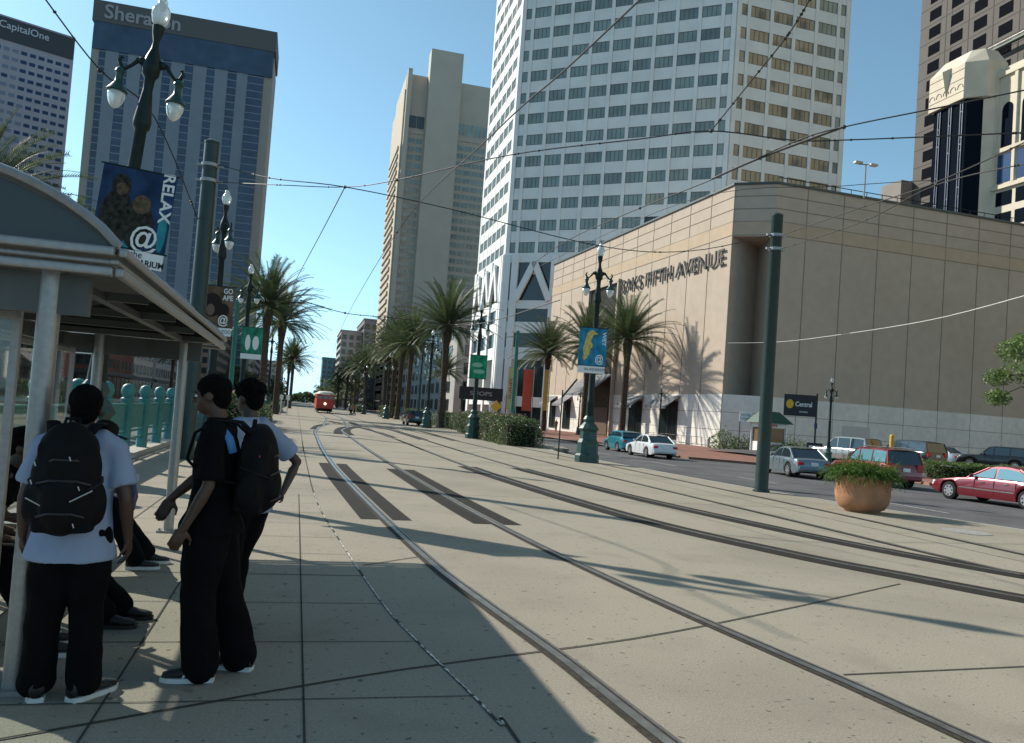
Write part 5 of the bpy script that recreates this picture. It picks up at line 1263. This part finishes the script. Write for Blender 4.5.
# billboard seen through shelter
t = thing('poster_board', 'pale poster board seen through the bus shelter, right of the brick building', 'poster', (-20.5, 82, -.15), R(-6))
mb = MB(); mb.box((0, 0, 7.2), (4.2, .15, 5.0)); mb.build('board', m_white, t)
mb = MB(); mb.tube([(0, .1, 0), (0, .1, 4.7)], .2, 8); mb.build('post', m_black, t)
mb = MB(); r = random.Random(8)
for k in range(12): disc(mb, (r.uniform(-1.5, 1.5), r.uniform(5.3, 7)), .3, .3, -.09-.001*k)
mb.slot(1); mb.box((0, -.085, 8.9), (2.6, .01, .35)); mb.slot(2); mb.box((0, -.085, 8.0), (2.2, .01, .5)); mb.build('picture', [mat('poster_green', (.25, .32, .2), .8, nscale=1, namt=.5), mat('poster_blue', (.1, .12, .3), .8), mat('poster_yellow', (.5, .42, .15), .8)], t)

# ------------------------------------------------------------------ people
m_skin = mat('brown_skin', (.075, .036, .022), .55, nscale=12, namt=.08); m_skin2 = mat('dark_skin', (.065, .035, .022), .55, nscale=12, namt=.08)
m_hair = mat('black_hair', (.003, .0025, .0025), .9, spec=.1, nscale=60, namt=.5, bump=.8, bscale=70)
m_shirtw = mat('pale_blue_shirt', (.27, .32, .43), .85, nscale=5, namt=.06, bump=.2, bscale=9); m_blk = mat('black_cloth', (.0035, .0035, .004), .95, nscale=8, namt=.3, bump=.3, bscale=12, spec=.12)
m_blk2 = mat('black_nylon', (.0035, .0035, .004), .8, nscale=20, namt=.3, bump=.2, bscale=30, spec=.2)
m_sole = mat('white_sole', (.6, .6, .58), .7); m_shoe = mat('black_shoe', (.012, .012, .012), .6)
TMP = bpy.data.scenes.new('workbench')
def remeshed(mb, name, mt, parent, voxel, smooth=4, disp=0, dscale=6, seed=0, mats=None):
    me = bpy.data.meshes.new('tmp'); me.from_pydata(mb.v, [], mb.f); o = bpy.data.objects.new('tmp', me); TMP.collection.objects.link(o)
    bm = bmesh.new(); bm.from_mesh(me); bmesh.ops.recalc_face_normals(bm, faces=bm.faces); bm.to_mesh(me); bm.free()
    r_ = o.modifiers.new('r', 'REMESH'); r_.mode = 'VOXEL'; r_.voxel_size = voxel
    s_ = o.modifiers.new('s', 'SMOOTH'); s_.iterations = smooth; s_.factor = .5
    TMP.view_layers[0].update()
    dg_ = TMP.view_layers[0].depsgraph; out = bpy.data.meshes.new_from_object(o.evaluated_get(dg_)); bpy.data.objects.remove(o)
    if disp:
        for v in out.vertices:
            c = v.co*dscale; c.z *= .6; k = noise.noise(c+Vector((seed, 0, 0)))+.5*noise.noise(c*2.3+Vector((0, seed, 0))); v.co += v.normal*k*disp
    out.materials.clear(); out.materials.append(mt); out.name = name
    out.polygons.foreach_set('use_smooth', [True]*len(out.polygons))
    ob = bpy.data.objects.new(name, out); COL.objects.link(ob); ob.parent = parent; return ob
def V(*a): return Vector(a)
def limb(mb, pts, rad, n=12):
    mb.tube(pts, rad, n)
    for p, r_ in zip(pts, rad):
        q = r_ if not isinstance(r_, tuple) else min(r_); mb.ell(p, (q, q, q), 12, 8)
def hand(mb, wrist, d, palm_n, side=1, curl=.5, s=1):
    d = Vector(d).normalized(); pn = Vector(palm_n); pn = (pn-d*pn.dot(d)).normalized(); sx = d.cross(pn)*side
    W_ = Vector(wrist); M_ = Matrix((sx, pn, d)).transposed()
    mb.ell(W_+d*.045*s, (.040*s, .017*s, .055*s), 12, 8, M_)
    for i, ln in enumerate((.068, .078, .072, .056)):
        b = W_+d*.085*s+sx*(-.031+.0205*i)*-1*s; p = [b-d*.02]; a_ = 0
        for seg in range(3):
            a_ += curl*(.35+.25*seg); dr = d*math.cos(a_)+pn*math.sin(a_); p.append(p[-1]+dr*ln*s*(.55 if seg == 0 else .4))
        limb(mb, p, [.0095*s, .0092*s, .0085*s, .007*s], 8)
    b = W_+d*.02*s+sx*.034*s; limb(mb, [b, b+(d*.5+sx*.7+pn*.25).normalized()*.038*s, b+(d*.9+sx*.75+pn*.5).normalized()*.072*s], [.013*s, .011*s, .008*s], 8)
def lerp(a, b, t): return Vector(a).lerp(Vector(b), t)
def human(label, loc, rz, J, skin, shirt, pants, voxel=.0085, sleeve=.75, hair='short', baggy=1.0, shirt_len=.10, shoes=m_shoe, stripes=False, sole=True, polo=False, lowtop=True, group=None, cap=None):
    """J: joints in local metres, facing +Y"""
    t = thing('person', label, 'person', loc, rz, group)
    pel, ch, nk, hd = V(*J['pel']), V(*J['ch']), V(*J['nk']), V(*J['hd'])
    hf = J.get('hf', 0); fwd = Matrix.Rotation(hf, 3, 'Z') @ Matrix.Rotation(J.get('hp', 0), 3, 'X')
    b = MB()
    b.ell(pel, (.155, .11, .12)); b.ell(lerp(pel, ch, .5), (.135, .095, .17)); b.ell(ch, (.165, .105, .17)); b.ell(lerp(ch, nk, .6), (.15, .08, .07))
    limb(b, [lerp(ch, nk, .7), nk, lerp(nk, hd, .6)], [.065, .056, .056])
    H_ = lambda x, y, z: hd+fwd @ V(x, y, z)
    b.ell(H_(0, -.01, .03), (.076, .096, .092), 18, 12, fwd); b.ell(H_(0, .022, -.035), (.060, .070, .080), 16, 10, fwd); b.ell(H_(0, .058, -.075), (.032, .028, .026), 10, 8, fwd)
    b.ell(H_(0, .078, .030), (.05, .018, .014), 10, 6, fwd)
    limb(b, [H_(0, .084, .022), H_(0, .103, -.012), H_(0, .108, -.022)], [.010, .013, .014], 8); b.ell(H_(0, .086, -.052), (.026, .014, .008), 10, 6, fwd); b.ell(H_(0, .083, -.064), (.022, .013, .008), 10, 6, fwd)
    for s_ in (-1, 1):
        b.ell(H_(s_*.079, -.005, -.005), (.010, .021, .033), 10, 8, fwd); b.ell(H_(s_*.02, .095, -.020), (.010, .012, .009), 8, 6, fwd)
    for s_, k in ((-1, 'l'), (1, 'r')):
        sh, el, wr_ = V(*J[k+'sh']), V(*J[k+'el']), V(*J[k+'wr']); hp, kn, an = V(*J[k+'hip']), V(*J[k+'kn']), V(*J[k+'an'])
        limb(b, [lerp(ch, sh, .5)+V(0, 0, .05), sh, lerp(sh, el, .45), el, lerp(el, wr_, .3), wr_], [.06, .054, .045, .036, .037, .024])
        dr = (wr_-el).normalized(); pn = J.get(k+'pn', (-s_, .2, 0)); hand(b, wr_, J.get(k+'hd', tuple(dr)), pn, -s_, J.get(k+'curl', .7))
        limb(b, [hp, lerp(hp, kn, .5), kn, lerp(kn, an, .3), an], [.085, .072, .052, .05, .036])
    remeshed(b, 'body', skin, t, voxel, 3)
    for s_ in (-1, 1):
        e = MB(); e.ell(H_(s_*.031, .0815, .006), (.0125, .010, .0085), 10, 8, fwd); e.slot(1); e.ell(H_(s_*.031, .0895, .006), (.0052, .0045, .0052), 8, 6, fwd); e.build('eye', [m_white, m_black], t, smooth='all')
        e = MB(); e.tube([H_(s_*.014, .092, .026), H_(s_*.032, .093, .031), H_(s_*.048, .082, .025)], .0032, 6); e.build('eyebrow', m_hair, t)
    h = MB(); h.ell(H_(0, -.018, .045), (.086, .104, .092), 20, 14, fwd); h.ell(H_(0, -.055, .0), (.072, .060, .085), 16, 10, fwd)
    if hair == 'curly':
        r_ = random.Random(4)
        for _ in range(70):
            v = V(r_.gauss(0, 1), r_.gauss(0, 1)-.3, abs(r_.gauss(0, 1))).normalized(); h.ell(H_(v.x*.088, -.02+v.y*.102, .045+v.z*.095), (.02, .02, .02), 7, 5)
    ho = remeshed(h, 'hair', m_hair, t, .009 if voxel < .01 else voxel, 1, .005, 60)
    if cap:
        c = MB(); c.lathe([(.096, .0), (.1, .03), (.092, .075), (.06, .105), (.02, .116), (.004, .118)], (0, 0, 0), 20, 1, 1.1)
        c.v = [tuple(H_(x, y-.01, z+.045)) for x, y, z in c.v]
        bb = MB(); bb.box((0, .135, .052), (.13, .11, .012)); c.add([tuple(H_(x, y, z)) for x, y, z in bb.v], bb.f); c.build('cap', cap, t, smooth=True)
    # shirt
    s = MB(); dn = (ch-pel); up = dn.normalized()
    hem = pel-up*shirt_len
    s.tube([hem, hem+up*.05, pel, lerp(pel, ch, .5), ch, lerp(ch, nk, .45), lerp(ch, nk, .78), lerp(ch, nk, .93)], [(.225, .19), (.222, .185), (.195, .15), (.175, .128), (.195, .135), (.185, .115), (.12, .09), (.075, .072)], 22)
    for k in 'lr':
        sh, el = V(*J[k+'sh']), V(*J[k+'el']); e2 = lerp(sh, el, sleeve)
        s.tube([lerp(ch, sh, .3)+V(0, 0, .06), lerp(ch, sh, .75)+V(0, 0, .05), sh+V(0, 0, -.005), lerp(sh, e2, .5), e2], [.10, .088, .078, .074, .080], 14)
    # fix ellipse orientation handled by tube frame: x axis is horizontal
    remeshed(s, 'shirt', shirt, t, max(.014, voxel*1.3), 3, .010, 7, 2)
    c = MB(); c.tube([lerp(ch, nk, .86), lerp(ch, nk, 1.10)], [(.078, .074), (.066, .064)], 18, cap=False); c.build('collar', shirt, t, smooth='all')
    # trousers
    p = MB(); seated = J.get('seated')
    p.ell(pel+V(0, 0, -.01), (.178, .135, .13)); p.ell(pel-up*.06, (.18, .138, .10))
    for k in 'lr':
        hp, kn, an = V(*J[k+'hip']), V(*J[k+'kn']), V(*J[k+'an'])
        p.ell(hp, (.11, .12, .12))
        limb(p, [hp, lerp(hp, kn, .5), kn, lerp(kn, an, .4), lerp(kn, an, .78), lerp(kn, an, .97)], [.105*baggy, .10*baggy, .082*baggy, .080*baggy, .085*baggy, .088*baggy], 14)
    remeshed(p, 'trousers', pants, t, max(.016, voxel*1.3), 3, .014, 8, 5)
    for k in 'lr':
        an = V(*J[k+'an']); a_ = J.get(k+'ft', 0); M_ = Matrix.Rotation(a_, 3, 'Z'); z = an.z-.085
        sh_ = MB(); secs = [(-.085, .036, .085), (-.06, .042, .10), (-.01, .042, .10), (.05, .044, .075), (.11, .050, .052), (.165, .046, .042), (.20, .030, .03)]
        n = 12; vs = []
        for y, w_, hh in secs:
            for q in range(n): c_, s_ = math.cos(2*PI*q/n), math.sin(2*PI*q/n); vs.append(M_ @ V(w_*c_, y, .022+hh*.5+hh*.5*s_)+V(an.x, an.y, z))
        sh_.add(vs, [(i*n+q, i*n+(q+1) % n, (i+1)*n+(q+1) % n, (i+1)*n+q) for i in range(len(secs)-1) for q in range(n)]+[tuple(range(n-1, -1, -1)), tuple((len(secs)-1)*n+q for q in range(n))])
        so_ = sh_.build('shoe', shoes, t, smooth='all')
        so2 = MB(); pl = [(-.035, -.085), (-.046, -.03), (-.046, .05), (-.053, .11), (-.046, .17), (-.02, .212), (.02, .212), (.046, .17), (.053, .11), (.046, .05), (.046, -.03), (.035, -.085)]
        pl = [tuple((M_ @ V(x, y, 0)+V(an.x, an.y, 0))[:2]) for x, y in pl]; so2.prism(pl, z+.001, z+.028); so2.build('sole', m_sole if sole else m_shoe, so_)
        if stripes:
            for s_ in (-1, 1):
                st = MB()
                for j in range(3):
                    y = .015+j*.03; st.add([tuple(M_ @ V(s_*(.0475), y, .032)+V(an.x, an.y, z)), tuple(M_ @ V(s_*.0475, y+.014, .032)+V(an.x, an.y, z)), tuple(M_ @ V(s_*.034, y-.012, .098)+V(an.x, an.y, z)), tuple(M_ @ V(s_*.034, y-.026, .098)+V(an.x, an.y, z))], [(0, 1, 2, 3)])
                st.build('stripes', m_sole, so_)
    return t
def stand(h=1.75, **kw):
    k = h/1.75
    J = dict(pel=(0, 0, .95), ch=(0, 0, 1.28), nk=(0, .01, 1.48), hd=(0, .035, 1.625), lsh=(-.175, 0, 1.41), rsh=(.175, 0, 1.41), lel=(-.235, -.03, 1.13), rel=(.235, -.03, 1.13), lwr=(-.245, .06, .90), rwr=(.245, .06, .90),
             lhip=(-.09, 0, .90), rhip=(.09, 0, .90), lkn=(-.105, .02, .49), rkn=(.105, .02, .49), lan=(-.12, -.02, .085), ran=(.12, -.02, .085))
    J.update(kw)
    for a_ in list(J):
        if isinstance(J[a_], tuple) and a_[1:] not in ('pn', 'hd') and a_ not in ('lpn', 'rpn', 'lhd', 'rhd'):
            J[a_] = tuple(c*k if not (a_ in ('lan', 'ran') and i == 2) else c for i, c in enumerate(J[a_]))
    return J
def backpack(label, loc, rz, w_=.36, h_=.54, d_=.22, lines=True, red=False, tilt=0):
    t = thing('backpack', label, 'backpack', loc, rz); t.rotation_euler = (tilt, 0, rz)
    b = MB(); b.ell((0, -d_*.45, 0), (w_*.5, d_*.55, h_*.5), 20, 14); b.box((0, -d_*.42, -.04), (w_*.82, d_*.72, h_*.78)); b.ell((0, -d_*.8, -h_*.17), (w_*.36, d_*.35, h_*.26)); b.ell((0, -d_*.4, h_*.3), (w_*.42, d_*.42, h_*.22))
    for s_ in (-1, 1): b.ell((s_*w_*.46, -d_*.4, -h_*.2), (w_*.12, d_*.32, h_*.2))
    remeshed(b, 'bag', m_blk2, t, .014, 4, .010, 9, 3)
    for s_ in (-1, 1):
        s = MB(); pts = [(s_*.07, -.03, h_*.40), (s_*.10, .04, h_*.50), (s_*.115, .15, h_*.50), (s_*.125, .255, h_*.34), (s_*.135, .275, h_*.05), (s_*.14, .16, -h_*.12), (s_*.11, -.06, -h_*.16)]
        s.tube(pts, [(.034, .010)]*len(pts), 10); s.build('strap', m_blk2, t, smooth='all')
    s = MB(); s.tube([(-.04, -.05, h_*.46), (-.03, -.05, h_*.55), (.03, -.05, h_*.55), (.04, -.05, h_*.46)], .009, 6); s.build('handle', m_blk2, t)
    for zz, ww, yy in ((-.02, .30, -1.02), (-.30, .26, -1.12), (.16, .24, -.93)):
        s = MB(); s.tube([(-w_*ww*1.2, yy*d_+.035, zz*h_-.0), (-w_*ww*.6, yy*d_, zz*h_+.02), (w_*ww*.6, yy*d_, zz*h_+.02), (w_*ww*1.2, yy*d_+.035, zz*h_)], .006, 6); s.build('zip', mat('dark_zip', (.018, .018, .02), .5), t)
    for s_ in (-1, 1):
        s = MB(); s.tube([(s_*w_*.44, -.03, .02), (s_*w_*.47, -d_*.5, 0), (s_*w_*.36, -d_*.95, -.03)], [(.016, .004)]*3, 8); s.build('compression_strap', mat('dark_web', (.02, .02, .022), .7), t)
    if lines:
        mz = mat('reflective_piping', (.45, .45, .45), .4)
        for s_, x0, x1, z0, z1 in ((1, .04, .135, -.09, -.035), (-1, -.15, -.09, -.075, -.115)):
            s = MB(); s.tube([(x0, -d_*1.13, z0), (x1, -d_*.98, z1)], .003, 6); s.build('piping', mz, t)
        for x, z in ((.02, .13), (-.13, .10), (.07, -.015), (.06, -.2), (-.14, .01)):
            s = MB(); s.tube([(x, -d_*1.02, z), (x+.008, -d_*1.05, z-.02)], .003, 6); s.build('zip_pull', mz, t)
    if red:
        s = MB(); s.tube([(-w_*.42, -d_*.55, .10), (-w_*.46, -d_*.62, -.14)], .006, 6); s.build('piping', mat('red_piping', (.4, .02, .02), .5), t)
    return t
# youth with back to the camera
J = stand(1.66, lan=(-.115, .01, .085), ran=(.13, -.03, .085), lft=R(12), rft=R(-42), rel=(.26, -.05, 1.12), rwr=(.285, .02, .89), lel=(-.25, -.02, 1.12), lwr=(-.26, .07, .90), hf=R(8))
human('youth in pale blue shirt and baggy black trousers, back turned, at the near shelter post', (-1.10, 4.82, 0), R(6), J, m_skin, m_shirtw, m_blk, baggy=1.08, shirt_len=.16)
backpack('large black backpack with grey zip lines on the pale-shirted youth by the post', (-1.105, 4.66, 1.18), R(6), .335, .57, .21)
# youth in profile, black shirt
J = stand(1.79, lan=(-.10, -.02, .085), ran=(.12, -.20, .085), lkn=(-.10, .02, .49), rkn=(.11, -.08, .49), lft=R(4), rft=R(-16), lel=(-.235, -.01, 1.12), lwr=(-.25, .10, .88), rel=(.22, .13, 1.14), rwr=(.17, .28, .99), rhd=(-.1, .35, -.8), rpn=(-1, 0, 0), hd=(0, .06, 1.62), hp=R(-6), hf=R(-4))
human('youth in black shirt seen in profile facing the shelter, white-striped black shoes', (-.43, 5.16, 0), R(84), J, m_skin, m_blk, m_blk, baggy=1.25, stripes=True, sleeve=.9, shirt_len=.12)
backpack('black backpack with red piping on the black-shirted youth', (-.30, 5.13, 1.24), R(84), .34, .54, .23, lines=False, red=True, tilt=R(4))
m_blue = mat('blue_trim', (.03, .16, .38), .6)
c = MB(); c.tube([(-.43, 5.02, 1.50), (-.40, 4.97, 1.475), (-.355, 4.96, 1.42), (-.33, 4.965, 1.34)], [(.03, .012)]*4, 8); tag(c.build('shoulder_towel', m_blue, smooth='all'), 'bright blue strip of cloth over the black-shirted youth\'s shoulder', 'cloth')
# youth behind him
J = stand(1.78, rel=(.40, -.10, 1.19), rwr=(.27, -.10, .97), rhd=(-.5, .4, -.6), lel=(-.25, .06, 1.14), lwr=(-.22, .20, .94), lan=(-.11, .05, .085), ran=(.10, .18, .085), rkn=(.10, .12, .5), lsh=(-.18, -.03, 1.41), hp=R(-8))
human('youth in pale shirt standing behind the profiled one, elbow bent out', (-.30, 6.05, 0), R(50), J, m_skin2, m_shirtw, m_blk, baggy=1.15, voxel=.0095, hair='curly')
def seat(lean=.15, **kw):
    J = dict(seated=True, pel=(0, 0, .60), ch=(0, .06+lean, .90), nk=(0, .12+lean*1.4, 1.07), hd=(0, .17+lean*1.5, 1.20), lsh=(-.175, .09+lean*1.2, 1.02), rsh=(.175, .09+lean*1.2, 1.02), lel=(-.23, .20+lean, .76), rel=(.23, .20+lean, .76), lwr=(-.14, .42+lean, .72), rwr=(.14, .42+lean, .72),
             lhip=(-.09, .02, .58), rhip=(.09, .02, .58), lkn=(-.14, .46, .56), rkn=(.14, .46, .56), lan=(-.14, .58, .085), ran=(.14, .66, .085), lpn=(0, 0, -1), rpn=(0, 0, -1), hp=R(-18))
    J.update(kw); return J
human('youth in dark cap seated on the shelter bench holding a blue bag', (-2.05, 8.25, 0), R(-84), seat(.12, lan=(-.16, .80, .085), ran=(.12, .72, .085)), m_skin2, m_blk, m_blk, voxel=.013, cap=mat('cap_dark', (.012, .010, .010), .8), sole=True)
human('curly haired youth in black seated between the cap wearer and the standing youth', (-2.12, 6.35, 0), R(-92), seat(.10, lan=(-.12, 1.02, .085), ran=(.12, .96, .085), lkn=(-.12, .60, .53), rkn=(.12, .56, .53)), m_skin2, m_blk, m_blk, voxel=.013, hair='curly', sole=False)
human('seated youth in pale shirt half hidden by the near shelter post', (-2.1, 5.55, 0), R(-80), seat(.05, lan=(-.13, .66, .085), ran=(.13, .72, .085)), m_skin, m_shirtw, m_blk, voxel=.013)
t = thing('shopping_bag', 'crumpled blue plastic bag held by the cap wearer on the bench', 'bag', (-1.40, 8.12, .56), R(-84))
b = MB(); b.ell((0, 0, .14), (.11, .06, .15)); b.box((0, 0, .1), (.19, .09, .2)); remeshed(b, 'bag', mat('blue_bag', (.02, .03, .09), .5), t, .012, 2, .015, 12)
b = MB(); b.tube([(-.06, 0, .26), (-.03, 0, .36), (.03, 0, .36), (.06, 0, .26)], .02, 6); b.box((.02, .02, .30), (.12, .05, .07), rz=.3); b.build('crumpled_top', mat('bag_top', (.45, .45, .42), .7), t)
# far pedestrians
m_tan = mat('tan_cloth', (.30, .2, .15), .9); m_redc = mat('red_cloth', (.3, .08, .06), .9); m_gry = mat('grey_cloth', (.15, .15, .16), .9)
for i, (x, y, z, c1, c2, rz, lab) in enumerate(((36.2, 117, -.15, m_tan, m_gry, 2.9, 'left of two pedestrians far off by the white store wall'), (36.9, 113, -.15, m_redc, m_tan, 2.7, 'right of two pedestrians far off by the white store wall'),
        (8.3, 128, 0, m_tan, m_blk, 0, 'tiny pedestrian on the tracks right of the streetcar'), (9.0, 131, 0, m_redc, m_blk, 1, 'second tiny pedestrian beside the far hedge'), (6.2, 150, 0, m_white, m_gry, 2, 'tiny pedestrian in white far beyond the streetcar'))):
    human(lab, (x, y, z), rz, stand(1.74, lan=(-.1, .18, .085), ran=(.1, -.16, .085)), m_skin, c1, c2, voxel=.03)

bpy.data.scenes.remove(TMP)
